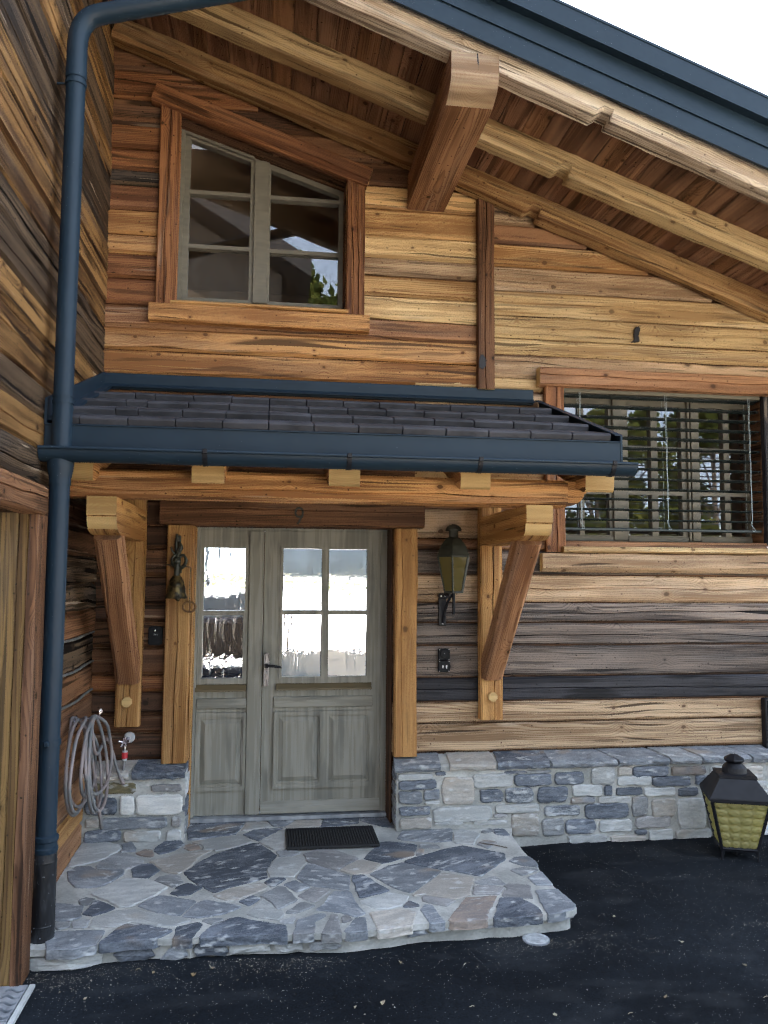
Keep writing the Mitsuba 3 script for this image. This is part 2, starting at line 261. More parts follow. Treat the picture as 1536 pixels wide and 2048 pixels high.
STONES=[('d',0.959,0.439,1.237,0.507),('p',0.954,0.509,1.208,0.553),('b',0.959,0.342,1.126,0.429),('b',1.145,0.365,1.261,0.438),('t',1.28,0.324,1.523,0.521),('d',1.232,0.534,1.309,0.564),('p',1.513,0.436,1.813,0.538),('d',1.819,0.441,2.108,0.53),('d',1.567,0.331,1.734,0.425),('m',1.754,0.324,1.967,0.433),('d',1.997,0.315,2.232,0.431),('d',0.964,0.257,1.194,0.32),('p',1.213,0.2,1.645,0.311),('t',0.965,0.165,1.203,0.242),('n',1.664,0.223,1.768,0.25),('p',1.679,0.252,2.011,0.314),('t',1.797,0.084,2.009,0.245),('m',2.051,0.218,2.327,0.293),('g',2.035,0.077,2.194,0.2),('d',2.216,0.082,2.447,0.189),('p',1.513,0.172,1.767,0.209),('p',1.155,0.333,1.261,0.359),('p',1.223,0.182,1.435,0.208),('d',1.75,0.532,1.908,0.555),('g',1.909,0.531,2.109,0.555),('d',2.134,0.444,2.361,0.535),('p',2.27,0.352,2.503,0.44),('p',2.419,0.435,2.602,0.569),('t',2.63,0.498,2.742,0.563),('d',2.749,0.48,3.034,0.56),('d',3.057,0.486,3.336,0.552),('p',2.618,0.422,2.892,0.492),('d',2.903,0.408,3.212,0.479),('d',3.251,0.411,3.419,0.479),('d',2.519,0.355,2.58,0.428),('d',2.611,0.352,2.822,0.406),('p',2.834,0.339,3.083,0.4),('d',3.106,0.329,3.268,0.391),('b',2.254,0.302,2.441,0.351),('p',2.472,0.298,2.723,0.349),('g',2.734,0.193,2.861,0.336),('t',2.894,0.185,3.085,0.316),('p',3.099,0.086,3.325,0.315),('d',2.364,0.189,2.705,0.3),('p',2.474,0.088,2.734,0.178),('n',2.757,0.106,3.041,0.192),('d',2.755,0.06,2.853,0.097),('p',2.864,0,3.059,0.093),('p',3.082,-0.002,3.365,0.085),('p',2.23,0.018,2.533,0.073),('t',2.564,0.013,2.841,0.057),('p',3.37,0.455,3.592,0.544),('t',3.617,0.439,3.809,0.542),('d',3.323,0.319,3.588,0.385),('p',3.613,0.32,3.848,0.425),('b',3.352,0.193,3.573,0.307),('p',3.349,0.088,3.517,0.181),('p',3.54,-0.006,3.718,0.146),('d',3.598,0.164,3.843,0.299),('p',3.744,0.008,3.859,0.148),('g',3.388,-0.008,3.524,0.074)]
STONES_L=[('o',-1.165,0.477,-0.878,0.548),('n',-0.772,0.48,-0.569,0.528),('d',-1.214,0.339,-0.999,0.453),('w',-0.98,0.332,-0.884,0.458),('w',-0.873,0.324,-0.561,0.462),('t',-1.205,0.252,-1.113,0.312),('b',-1.107,0.235,-0.663,0.313),('n',-0.631,0.24,-0.571,0.311),('d',-1.21,0.155,-0.966,0.236),('p',-0.946,0.145,-0.707,0.223),('p',-0.663,0.147,-0.561,0.22)]
FACE=[('d',[(-0.752,0.038),(-0.691,0.064),(-0.574,0.06),(-0.54,0.016),(-0.598,-0.005),(-0.715,-0.005)]),('b',[(-0.516,-0.003),(-0.452,0.075),(-0.402,0.067),(-0.374,0.015),(-0.433,-0.008)]),('d',[(-0.349,0.045),(-0.323,0.066),(-0.188,0.059),(-0.167,0.021),(-0.187,0.001),(-0.328,0.003)]),('p',[(0.06,0.048),(0.156,0.053),(0.211,0.047),(0.219,0.013),(0.088,0.01)]),('g',[(0.246,0.058),(0.364,0.055),(0.42,0.035),(0.399,0.016),(0.253,0.011)]),('b',[(0.774,0.07),(0.874,0.075),(0.896,0.043),(0.781,0.036)]),('p',[(0.903,0.077),(1.092,0.082),(1.092,0.056),(0.918,0.045)]),('p',[(-0.171,0.061),(0.039,0.059),(0.047,0.016),(-0.163,0.005)]),('g',[(1.195,0.089),(1.366,0.088),(1.388,0.058),(1.21,0.05)]),('p',[(1.418,0.09),(1.667,0.099),(1.69,0.067),(1.493,0.059)]),('p',[(-1.146,0.058),(-0.955,0.056),(-0.795,0.057),(-0.806,-0.001),(-0.985,-0.006),(-1.137,-0.007)])]
# ---------------------------------------------------------------- materials
#        light                dark                grey  crack knots
WOODS = [((.62, .40, .18), (.255, .122, .042), .16, .85, .65),   # honey
         ((.30, .130, .052), (.105, .036, .013), .16, .65, .45),   # orange
         ((.74, .56, .295), (.38, .235, .105), .20, .80, .65),   # pale
         ((.20, .098, .048), (.062, .026, .011), .22, .75, .40),   # brown
         ((.270, .215, .178), (.050, .038, .033), .60, 1.1, .35),  # grey
         ((.052, .052, .060), (.014, .014, .018), .35, .80, .10),  # dark
         ((.52, .295, .108), (.265, .120, .036), .10, .75, .55),   # trim
         ((.37, .205, .118), (.150, .068, .038), .14, .50, .25),  # deck
         ((.265, .148, .056), (.058, .026, .010), .42, 1.0, .35),   # gold
         ((.120, .080, .048), (.030, .019, .012), .55, 1.1, .30),  # dusk
         ((.54, .375, .165), (.360, .220, .085), .02, .15, .05),   # cut
         ((.20, .122, .044), (.070, .037, .013), .22, .60, .40),   # panel
         ((.84, .73, .58), (.420, .310, .215), .25, .85, .35),     # silver
         ((.58, .42, .265), (.24, .145, .077), .26, .95, .55),   # tan
         ((.36, .190, .096), (.150, .066, .030), .28, .65, .45),   # rose
         ((.115, .058, .032), (.040, .019, .010), .22, .75, .30),  # umber
         ((.56, .300, .115), (.240, .100, .032), .16, .85, .55)]  # amber
_tab = [mi.Float([w[0][k] for w in WOODS] * 2) for k in range(3)] + [mi.Float([w[1][k] for w in WOODS] * 2) for k in range(3)] + [mi.Float([w[k] for w in WOODS] * 2) for k in (2, 3, 4)]


def wood_parts(uv):
    i = dr.floor(uv.x / 16.0)
    j = dr.floor(uv.y / 8.0)
    a = uv.x - 16.0 * i - 8.0
    b = uv.y - 8.0 * j - 4.0
    s = cell_rand(i, j, 3.0) * 37.0
    idx = mi.UInt32(dr.clip(dr.select(j > 31.5, j - 32.0, j), 0, 16))
    end = j > 31.5
    # knots: at most one in each cell along the board
    ca = dr.floor(a / .42 + s)
    cb = dr.floor(b / .17 + s)
    ra, rb, rp = cell_rand(ca, cb, i), cell_rand(ca, cb, i + 31.0), cell_rand(ca, cb, i + 77.0)
    da = (a / .42 + s - ca - (.2 + .6 * ra)) * .42
    db = (b / .17 + s - cb - (.2 + .6 * rb)) * .17
    kd = dr.sqrt(da * da * .55 + db * db) + .004 * (noise(a * 60, b * 60, s) - .5)
    kr = .007 + .011 * rp
    dens = dr.gather(mi.Float, _tab[8], idx)
    has = dr.select(cell_rand(ca, cb, i + 5.0) < dens, 1.0, 0.0)
    bulge = has * dr.exp(-dr.square(kd / .05)) * .035
    # growth rings of a flat-sawn board
    c0 = (cell_rand(i, j, 9.0) - .5) * .12
    depth = .025 + .085 * noise(a * .55 + s, s, 0.0) + .02 * noise(a * 2.3, s, 4.0)
    bw = b - c0 + .02 * (noise(a * .9, s, b * 3.0) - .5) + .006 * (noise(a * 5.0, b * 14.0, s) - .5)
    rad = dr.select(end, dr.sqrt(a * a + dr.square(b + .01)), dr.sqrt(bw * bw + depth * depth + .0001)) + bulge
    ph = rad * (78.0 + 50.0 * cell_rand(i, j, 12.0)) + .8 * noise(a * 3.0, b * 20.0, s)
    saw = ph - dr.floor(ph)
    late = smoothstep(.35, .9, saw) * (1 - smoothstep(.93, 1.0, saw))
    return i, j, a, b, s, idx, end, kd, kr, has, late


def crack_mask(a, b, s, amt):
    n = noise(a * 1.3 + s, b * 42.0 + 2.2 * noise(a * 2.0, b * 6.0, s), s)
    fine = noise(a * 2.6 + s, b * 95.0 + 2.0 * noise(a * 3.0, b * 9.0, s), s + 3.0)
    return dr.maximum(smoothstep(.86 - .14 * amt, .93 - .10 * amt, n), .6 * smoothstep(.80 - .16 * amt, .92 - .12 * amt, fine))


def wood_color(p, n, uv):
    i, j, a, b, s, idx, end, kd, kr, has, late = wood_parts(uv)
    g = [dr.gather(mi.Float, t, idx) for t in _tab]
    light, dark = mi.Color3f(g[0], g[1], g[2]), mi.Color3f(g[3], g[4], g[5])
    vary = .85 + .32 * cell_rand(i, j, 21.0)
    streak = fbm(a * .8 + s, b * 26.0, s, octaves=3)
    patch = fbm(a * 1.1, b * 5.0 + s, s + 9.0, octaves=3)
    t = dr.clip(.75 * smoothstep(.3, .7, streak) + .55 * smoothstep(.33, .67, patch) + .35 * (noise(a * 9.0 + s, b * 150.0, s) - .5) - dr.select(end, .22, .50) * late - .05, 0, 1)
    c = mix(dark, light, t) * vary
    # weather: grey, sooty and rubbed-bare places
    w = smoothstep(.50, .72, fbm(a * .9 + 5.0, b * 7.0, s + 2.0, octaves=4)) * g[6]
    lum = (c.x + c.y + c.z) / 3
    c = mix(c, mi.Color3f(lum * .62, lum * .60, lum * .60), w)
    bare = smoothstep(.70, .82, fbm(a * 2.2 + s, b * 34.0, s + 6.0, octaves=3)) * g[7]
    c = mix(c, mi.Color3f(.55, .44, .33), bare * .35)
    cr = dr.select(end, 0.0, crack_mask(a, b, s, g[7]))
    c = mix(c, dark * .22, cr * (.35 + .6 * g[7]))
    # nail holes and worm holes
    ha, hb = dr.floor(a / .11 + s), dr.floor(b / .06)
    hd = dr.sqrt(dr.square((a / .11 + s - ha - .2 - .6 * cell_rand(ha, hb, i + 3.0)) * .11) + dr.square((b / .06 - hb - .2 - .6 * cell_rand(ha, hb, i + 4.0)) * .06))
    hole = dr.select(cell_rand(ha, hb, i + 6.0) < .20, 1.0, 0.0) * (1 - smoothstep(.0035, .007, hd))
    c = mix(c, dark * .3, dr.select(end, 0.0, hole * .9))
    halo = has * (1 - smoothstep(kr, kr * 2.6, kd))
    core = has * (1 - smoothstep(kr * .75, kr * 1.1, kd))
    c = mix(c, dark * 1.1, dr.select(end, 0.0, halo * .5))
    return mix(c, dark * .42, dr.select(end, 0.0, core * .9))


def wood_height(p, n, uv):
    i, j, a, b, s, idx, end, kd, kr, has, late = wood_parts(uv)
    amt = dr.gather(mi.Float, _tab[7], idx)
    cr = dr.select(end, 0.0, crack_mask(a, b, s, amt))
    return .8 * late * (.3 + amt) - 2.2 * cr + 1.6 * fbm(a * 4.0, b * 40.0, s, octaves=2) + 3.0 * noise(a * 3.0 + s, b * 12.0, s)


def pr(color, rough=.7, spec=.3, **k):
    c = {'type': 'rgb', 'value': list(color)} if isinstance(color, (tuple, list)) else color
    return {'type': 'principled', 'base_color': c, 'roughness': rough, 'specular': spec, **k}


def two(b): return {'type': 'twosided', 'bsdf': b}


def bump(b, fn, scale, eps=2e-3):
    return {'type': 'bumpmap', 'arbitrary': proc(fn, eps), 'scale': scale, 'bsdf': b}


scene['wood'] = two(bump(pr(proc(wood_color), .62, .28), wood_height, .0011))

# stone: uv holds (seed, tone)
STN = [((.205, .228, .262), (.072, .086, .108)), ((.295, .315, .335), (.148, .164, .184)), ((.33, .342, .345), (.18, .19, .198)), ((.52, .53, .51), (.34, .355, .35)),
       ((.52, .485, .43), (.34, .325, .295)), ((.36, .285, .23), (.21, .19, .18)), ((.33, .325, .32), (.185, .188, .192)), ((.72, .72, .68), (.50, .51, .49)), ((.25, .21, .11), (.115, .10, .055)), ((.42, .445, .46), (.075, .09, .112))]
TONE = {'d': 0, 'b': 1, 'g': 2, 'p': 3, 't': 4, 'r': 5, 'n': 6, 'w': 7, 'o': 8, 'm': 9}
_st = [mi.Float([s[0][k] for s in STN]) for k in range(3)] + [mi.Float([s[1][k] for s in STN]) for k in range(3)]


def stone_xy(p, seed):
    th = cell_rand(seed, 2.0) * 1.2 - .6
    c, s = dr.cos(th), dr.sin(th)
    return p.x * c + p.y * s + seed, -p.x * s + p.y * c, p.z


def stone_color(p, n, uv):
    seed, tone = dr.floor(uv.x), dr.floor(uv.y)
    idx = mi.UInt32(dr.clip(tone, 0, 9))
    g = [dr.gather(mi.Float, t, idx) for t in _st]
    light, dark = mi.Color3f(g[0], g[1], g[2]), mi.Color3f(g[3], g[4], g[5])
    x, y, z = stone_xy(p, seed)
    str_ = fbm(x * 9.0, y * 34.0, z * 60.0, octaves=4)
    pat = fbm(x * 5.0 + 3.0, y * 7.0, z * 7.0 + seed, octaves=4)
    grain = fbm(x * 120.0, y * 150.0, z * 150.0, octaves=2)
    t = dr.clip(1.3 * (str_ - .24) + 1.5 * (pat - .5) + .9 * (grain - .5), 0, 1)
    c = mix(dark, light, t) * (.82 + .36 * cell_rand(seed, 8.0))
    rust = smoothstep(.60, .78, fbm(x * 4.0, y * 6.0, z * 6.0 + 31.0, octaves=3)) * dr.select(cell_rand(seed, 5.0) > .55, 1.0, 0.0)
    c = mix(c, mi.Color3f(.36, .27, .18), .45 * rust)
    lime = smoothstep(.58, .80, fbm(x * 16.0, y * 30.0, z * 30.0 + 11.0, octaves=3))
    c = mix(c, mi.Color3f(.58, .60, .60), .6 * lime)
    return c


def stone_height(p, n, uv):
    seed = dr.floor(uv.x)
    x, y, z = stone_xy(p, seed)
    return fbm(x * 14.0, y * 46.0, z * 60.0, octaves=4) + .35 * fbm(x * 90.0, y * 110.0, z * 110.0, octaves=2)


scene['stone'] = two(bump(pr(proc(stone_color), .55, .35), stone_height, .010, 3e-3))


def mortar_color(p, n, uv):
    a = fbm(p.x * 6.0, p.y * 6.0, p.z * 6.0, octaves=4)
    b = fbm(p.x * 90.0, p.y * 90.0, p.z * 90.0, octaves=2)
    c = mix(mi.Color3f(.30, .307, .288), mi.Color3f(.50, .502, .472), smoothstep(.25, .75, a)) * (.82 + .36 * b)
    damp = smoothstep(.58, .74, fbm(p.x * 3.0 + 7.0, p.y * 3.0, p.z * 5.0, octaves=4))
    return mix(c, mi.Color3f(.24, .255, .25), .6 * damp)


scene['mortar'] = two(bump(pr(proc(mortar_color), .85, .2), lambda p, n, uv: fbm(p.x * 30.0, p.y * 30.0, p.z * 30.0, octaves=4), .008, 3e-3))


def asphalt_color(p, n, uv):
    a = fbm(p.x * 1.1, p.y * 1.7, 3.0, octaves=4)
    d, d2, w = voronoi(p.x * 150.0, p.y * 150.0)
    c = mix(mi.Color3f(.0042, .0058, .0082), mi.Color3f(.0095, .0125, .0165), smoothstep(.3, .7, a)) * (.7 + .7 * w)
    dust = smoothstep(.55, .8, fbm(p.x * 3.2, p.y * 7.0, 9.0, octaves=4))
    c = mix(c, mi.Color3f(.050, .054, .058), .18 * dust)
    chip = dr.select(w > .982, 1.0, 0.0) * (1 - smoothstep(.2, .45, d))
    return mix(c, mi.Color3f(.22, .215, .20), .7 * chip)


def asphalt_height(p, n, uv):
    d, d2, w = voronoi(p.x * 150.0, p.y * 150.0)
    return (1 - d) * .55 + 2.0 * fbm(p.x * 12.0, p.y * 12.0, 0.0, octaves=3)


scene['asphalt'] = two(bump(pr(proc(asphalt_color), .88, .14), asphalt_height, .0045, 2e-3))
scene['anthracite'] = two(bump(pr(proc(lambda p, n, uv: mi.Color3f(.0150, .030, .047) * (.9 + .2 * fbm(p.x * 5, p.y * 5, p.z * 5, octaves=2)) + mi.Color3f(.13) * dr.select(noise(p.x * 130, p.y * 130, p.z * 130) > .968, 1.0, 0.0)), .42, .24),
                                lambda p, n, uv: fbm(p.x * 4.0, p.y * 4.0, p.z * 4.0, octaves=2), .004, 3e-3))
scene['cast_iron'] = two(pr(proc(lambda p, n, uv: mix(mi.Color3f(.010, .011, .013), mi.Color3f(.032, .036, .042), smoothstep(.45, .75, fbm(p.x * 30, p.y * 30, p.z * 9, octaves=3))) + mi.Color3f(.20, .22, .24) * smoothstep(.88, .93, noise(p.x * 90, p.y * 90, p.z * 60))), .38, .5))


def tile_color(p, n, uv):
    a = fbm(p.x * 7.0, p.y * 7.0, p.z * 7.0, octaves=4)
    k = cell_rand(dr.floor(uv.x), 3.0)
    return mix(mi.Color3f(.026, .027, .032), mi.Color3f(.056, .057, .066), smoothstep(.25, .75, a)) * (.8 + .4 * k) * (.9 + .2 * noise(p.x * 260, p.y * 260, p.z * 260))


scene['tile_concrete'] = two(bump(pr(proc(tile_color), .6, .35), lambda p, n, uv: fbm(p.x * 60.0, p.y * 60.0, p.z * 60.0, octaves=3), .0022))


def door_color(p, n, uv):
    # uv.x > .5: grain runs level
    lev = uv.x > .5
    a = dr.select(lev, p.x, p.z); b = dr.select(lev, p.z, p.x)
    st = fbm(a * 3.0, b * 70.0, 1.0, octaves=3)
    worn = smoothstep(.50, .74, fbm(a * 2.2 + 4.0, b * 15.0, 5.0, octaves=4))
    c = mix(mi.Color3f(.230, .226, .190), mi.Color3f(.292, .288, .248), smoothstep(.3, .7, st))
    return mix(c, mi.Color3f(.125, .128, .112), .55 * worn)


scene['door_paint'] = two(bump(pr(proc(door_color), .58, .35), lambda p, n, uv: fbm(p.x * 90.0, p.y * 60.0, p.z * 22.0, octaves=2), .0009))
scene['door_brass'] = two(pr((.13, .105, .06), .45, .5))
scene['window_paint'] = two(pr(proc(lambda p, n, uv: mi.Color3f(.170, .157, .122) * (.82 + .36 * fbm(p.x * 10, p.y * 20, p.z * 40, octaves=3))), .5, .4))
scene['window_glass'] = {'type': 'thindielectric', 'int_ior': 1.78}
scene['rippled_glass'] = {'type': 'dielectric', 'int_ior': 1.5}
scene['room_plaster'] = two(pr((.47, .53, .58), .9, .1))
scene['room_lining'] = two(pr((.26, .19, .125), .8, .2))
scene['room_floor'] = two(pr((.36, .41, .46), .28, .5))
scene['navy_cloth'] = two(pr((.005, .010, .026), .9, .05))
scene['curtain'] = two(pr((.30, .31, .27), .9, .1))
scene['slat_metal'] = two(pr((.016, .026, .027), .35, .5))
scene['cord'] = two(pr((.36, .44, .46), .6, .3))
scene['black_iron'] = two(bump(pr(proc(lambda p, n, uv: mi.Color3f(.013, .014, .018) * (.6 + .6 * fbm(p.x * 20, p.y * 20, p.z * 20, octaves=3))), .48, .28), lambda p, n, uv: fbm(p.x * 60, p.y * 60, p.z * 60, octaves=2), .0015))
scene['old_iron'] = two(bump(pr(proc(lambda p, n, uv: mix(mi.Color3f(.014, .016, .012), mi.Color3f(.045, .05, .036), fbm(p.x * 26, p.y * 26, p.z * 26, octaves=3))), .5, .5), lambda p, n, uv: fbm(p.x * 60, p.y * 60, p.z * 60, octaves=2), .002))
scene['black_rubber'] = two(pr((.011, .012, .014), .5, .4))
scene['black_plastic'] = two(pr((.006, .008, .011), .55, .2))
scene['white_dot'] = two(pr((.75, .76, .78), .4, .5))
scene['bronze'] = two(bump(pr(proc(lambda p, n, uv: mix(mi.Color3f(.035, .030, .018), mi.Color3f(.17, .125, .05), smoothstep(.4, .75, fbm(p.x * 24, p.y * 24, p.z * 24, octaves=3)))), .36, .5, metallic=.65), lambda p, n, uv: fbm(p.x * 50, p.y * 50, p.z * 50, octaves=3), .004))
scene['rust'] = two(pr((.16, .085, .035), .6, .3))
scene['chrome'] = two({'type': 'roughconductor', 'material': 'Cr', 'alpha': .12})
scene['hammered_steel'] = two({'type': 'roughconductor', 'specular_reflectance': {'type': 'rgb', 'value': [.42, .42, .40]}, 'material': 'Cr', 'alpha': .2})
scene['grey_plastic'] = two(pr((.42, .43, .43), .45, .4))
scene['red_plastic'] = two(pr((.50, .035, .045), .4, .5))
scene['hose_rubber'] = two(pr(proc(lambda p, n, uv: mix(mi.Color3f(.165, .168, .168), mi.Color3f(.25, .21, .20), smoothstep(.4, .62, fbm(p.x * 6.0, p.y * 6.0, p.z * 6.0, octaves=3)))), .45, .45))
scene['galvanised'] = two(bump(pr(proc(lambda p, n, uv: mix(mi.Color3f(.20, .225, .26), mi.Color3f(.50, .53, .56), fbm(p.x * 22, p.y * 22, 1.0, octaves=3))), .42, .6, metallic=.5), lambda p, n, uv: fbm(p.x * 40, p.y * 40, p.z * 40, octaves=2), .003))
scene['steel_white'] = two(pr(proc(lambda p, n, uv: mix(mi.Color3f(.26, .28, .29), mi.Color3f(.58, .60, .61), fbm(p.x * 60, p.y * 60, 1.0, octaves=2))), .4, .5))
scene['concrete'] = two(bump(pr(proc(lambda p, n, uv: mi.Color3f(.36, .37, .36) * (.7 + .6 * fbm(p.x * 26, p.y * 26, p.z * 26, octaves=3))), .85, .2), lambda p, n, uv: fbm(p.x * 50, p.y * 50, p.z * 50, octaves=3), .004))
scene['amber_glass'] = {'type': 'principledthin', 'base_color': {'type': 'rgb', 'value': [.62, .57, .26]}, 'roughness': .14, 'spec_trans': .22, 'diff_trans': 1.15, 'eta': 1.5}
scene['dim_amber_glass'] = {'type': 'principledthin', 'base_color': {'type': 'rgb', 'value': [.24, .20, .075]}, 'roughness': .2, 'spec_trans': .3, 'diff_trans': .7, 'eta': 1.5}
scene['tar'] = two(pr((.016, .015, .018), .5, .4))
scene['grass_ground'] = two(pr(proc(lambda p, n, uv: mix(mi.Color3f(.05, .07, .025), mi.Color3f(.10, .11, .05), fbm(p.x * 2, p.y * 2, 0, octaves=4))), .9, .1))
scene['bark'] = two(pr(proc(lambda p, n, uv: mi.Color3f(.13, .11, .09) * (.5 + fbm(p.x * 9, p.y * 9, p.z * 3, octaves=3))), .9, .1))
scene['foliage'] = {'type': 'principledthin', 'base_color': proc(lambda p, n, uv: mix(mi.Color3f(.05, .09, .025), mi.Color3f(.17, .18, .05), fbm(p.x * .7, p.y * .7, p.z * .7, octaves=3))), 'roughness': .6, 'diff_trans': .8}
scene['dry_leaf'] = two(pr(proc(lambda p, n, uv: mix(mi.Color3f(.26, .17, .08), mi.Color3f(.46, .42, .33), cell_rand(dr.floor(p.x * 4), dr.floor(p.y * 4)))), .8, .2))
scene['grit_mineral'] = two(pr(proc(lambda p, n, uv: mix(mi.Color3f(.30, .24, .16), mi.Color3f(.50, .47, .42), cell_rand(dr.floor(p.x * 150), dr.floor(p.y * 150)))), .8, .2))
scene['gravel'] = two(pr(proc(lambda p, n, uv: mi.Color3f(.60, .565, .50) * (.6 + .8 * fbm(p.x * 6, p.y * 6, 0, octaves=4))), .9, .1))  # kept very pale so the unseen yard reflects more light
scene['pale_rear_sheet'] = two(pr((.72, .73, .74), .8, .2))
scene['chinking_lime'] = two(pr(proc(lambda p, n, uv: mi.Color3f(.15, .145, .13) * (.5 + .6 * fbm(p.x * 30, p.y * 30, p.z * 30, octaves=3))), .9, .1))
# ---------------------------------------------------------------- ground
put('ground', bx(-300, 300, -300, 300, -1.0, -.03), 'grass_ground'); tag('ground', 'grass ground stretching away from the house', kind='structure')


put('bounce_yard', bx(-40, 40, -60, .2, -.6, -.02), 'gravel'); tag('bounce_yard', 'unseen pale yard added to bounce light up to the eaves', kind='structure')  # added out of view to bounce sunlight onto eaves and soffit
put('added_rear_ground', bx(-40, 40, 5.9, 140, -.6, -.02), 'pale_rear_sheet'); tag('added_rear_ground', 'pale ground added behind the house to brighten the door panes', kind='structure')  # unseen pale sheet, added so the door panes look bright


def sheet(x0, x1, y0, y1, nx, ny, zf):
    xs, ys = np.linspace(x0, x1, nx), np.linspace(y0, y1, ny)
    X, Y = np.meshgrid(xs, ys)
    Z = zf(X, Y)
    v = np.c_[X.ravel(), Y.ravel(), Z.ravel()]
    i = (np.arange(ny - 1)[:, None] * nx + np.arange(nx - 1)).ravel()
    f = np.vstack([np.c_[i, i + 1, i + nx + 1], np.c_[i, i + nx + 1, i + nx]])
    return trimesh.Trimesh(v, f, process=False)


def road_z(X, Y):
    P = np.stack([X, Y, X * 0], -1)
    return -.004 + .010 * (meshkit.fbm(P * .9, 3, 3) - .5) + .006 * (meshkit.fbm(P * 9, 3, 5) - .5) + .03 * np.clip(Y + 1.0, 0, 1.0) * np.clip((X - 1.6) / .6, 0, 1)


put('driveway', cat([sheet(-6, 9, -6.6, 0, 300, 140, road_z), sheet(-9, 1.2, -13.4, -6.6, 40, 30, road_z)]), 'asphalt', smooth=True); tag('driveway', 'dark asphalt forecourt scattered with pale grit', kind='structure')  # second sheet: dark extension added out of view to cut bounce from the left

# ---------------------------------------------------------------- the timber house
H = 'timber_house'
labels[H] = {'label': 'weathered timber chalet with log cladding, deep eaves and a stone base', 'category': 'house'}
RA, RS = 5.516, 0.352          # underside of the rafters: z = RA - RS x
XL = -1.228                    # face of the wall that turns towards the viewer
roof_z = lambda x: RA - RS * x
up_top = lambda x: 5.232 - .316 * x     # head of the gable window opening

outer = Polygon([(-1.5, -.2), (5.4, -.2), (5.4, roof_z(5.4) + .17), (-1.5, roof_z(-1.5) + .17)])
holes = [Polygon([(-.735, 3.985), (.545, 3.985), (.545, up_top(.545)), (-.735, up_top(-.735))]), sbox(2.28, 2.19, 4.01, 3.505), sbox(-.555, -.1, .925, 2.345)]
G = H + '__gable_wall'
SEED[0] = 3
timber_profile(G, outer.difference(unary_union(holes)),   .035, .34, BROWN, axis='y', endtone=None, along=0)
tag(G, 'front wall of level hewn boards under the sloping eaves')

CH = (.022, .012, .004, .004)


def log(key, x0, x1, z0, z1, tone, cracks=(), y=0.0, ch=CH, wob=.006, gap=.011):
    dy = float(rng.uniform(-.011, .009))
    return timber(key, (x0, y + .02 + dy, (z0 + z1) / 2), (x1, y + .02 + dy, (z0 + z1) / 2 + float(rng.uniform(-.003, .003))), (0, 0, 1), .05, z1 - z0 - gap, tone, ch=ch, wob=wob, cracks=cracks)


LK = G + '__log'
# left of and around the gable window
rows = [(5.95, 5.80, BROWN), (5.80, 5.567, ORANGE), (5.567, 5.357, BROWN), (5.357, 5.181, ORANGE), (5.181, 5.011, ORANGE), (5.011, 4.892, DUSK), (4.892, 4.699, ORANGE), (4.699, 4.513, AMBER),
        (4.513, 4.364, AMBER), (4.364, 4.174, ORANGE), (4.174, 3.975, ORANGE)]
for z1, z0, t in rows:
    xr = (roof_z(0) - z0) / RS
    if z0 > 5.40:
        log(LK, XL, min(xr, 1.58), z0, z1, t)
    else:
        log(LK, XL, -.74, z0, z1, t)
# right of it, up to the dark upright board
rows = [(5.40, 5.22, ROSE), (5.22, 5.036, BROWN), (5.036, 4.85, HONEY), (4.85, 4.64, HONEY), (4.64, 4.455, PALE), (4.455, 4.315, TAN), (4.315, 4.15, HONEY), (4.15, 3.965, PALE)]
for z1, z0, t in rows:
    xr = min((roof_z(0) - z0) / RS, 1.60)
    x0 = max(.55 - max(z0 + .02 - up_top(.545), 0) / .316, -.7)
    if xr > x0 + .1:
        log(LK, x0, xr, z0, z1, t)
for z1, z0, t, c in [(3.965, 3.803, ROSE, ()), (3.803, 3.632, AMBER, ((.12, .012),)), (3.632, 3.443, AMBER, ())]:
    log(LK, XL, 1.60, z0, z1, t, c, ch=(.026, .012, .004, .004))
# beyond the upright board
rows = [(5.0, 4.786, TAN), (4.786, 4.633, ROSE), (4.633, 4.447, HONEY), (4.447, 4.252, TAN), (4.252, 4.05, PALE), (4.05, 3.868, PALE), (3.868, 3.738, PALE), (3.738, 3.551, TAN)]
for z1, z0, t in rows:
    log(LK, 1.70, min((roof_z(0) - z0) / RS, 5.2), z0, z1, t, ((.5, .008),) if z1 in (4.252, 4.05) else ())
for z1, z0, t in [(3.551, 3.44, PALE), (3.44, 3.26, TAN), (3.26, 3.07, HONEY), (3.07, 2.88, TAN), (2.88, 2.68, HONEY), (2.68, 2.50, ROSE), (2.50, 2.271, TAN)]:
    log(LK, 1.10, 2.272, z0, z1, t)
# right of the door
rows = [(2.271, 2.187, ROSE, ()), (2.187, 1.998, GREY, ((.45, .012),)), (1.998, 1.784, TAN, ((.5, .016),)), (1.784, 1.631, GREY, ((.5, .014),)), (1.631, 1.458, GREY, ((.42, .014),)), (1.458, 1.221, GREY, ()),
        (1.221, 1.037, DARK, ((.5, .012),)), (1.037, .878, TAN, ()), (.878, .668, TAN, ())]
for z1, z0, t, c in rows:
    k = log(LK, .93, 5.2, z0, z1, t, c, ch=(.014, .014, .004, .004))
log(LK, 4.02, 5.2, 2.271, 3.551, TAN)
# left of the door: brown boards, toned darker to stand in for porch shade
rows = [(3.443, 3.2, BROWN), (3.2, 2.96, BROWN), (2.96, 2.74, BROWN), (2.74, 2.52, BROWN), (2.52, 2.339, UMBER), (2.339, 2.167, UMBER), (2.167, 1.966, BROWN), (1.966, 1.766, UMBER), (1.766, 1.631, UMBER), (1.631, 1.453, BROWN),
        (1.453, 1.26, BROWN), (1.26, 1.138, ORANGE), (1.138, .981, UMBER), (.981, .849, BROWN), (.849, .66, UMBER)]
for z1, z0, t in rows:
    log(LK, XL, -.56 if z1 < 2.4 else 1.1, z0, z1, t)

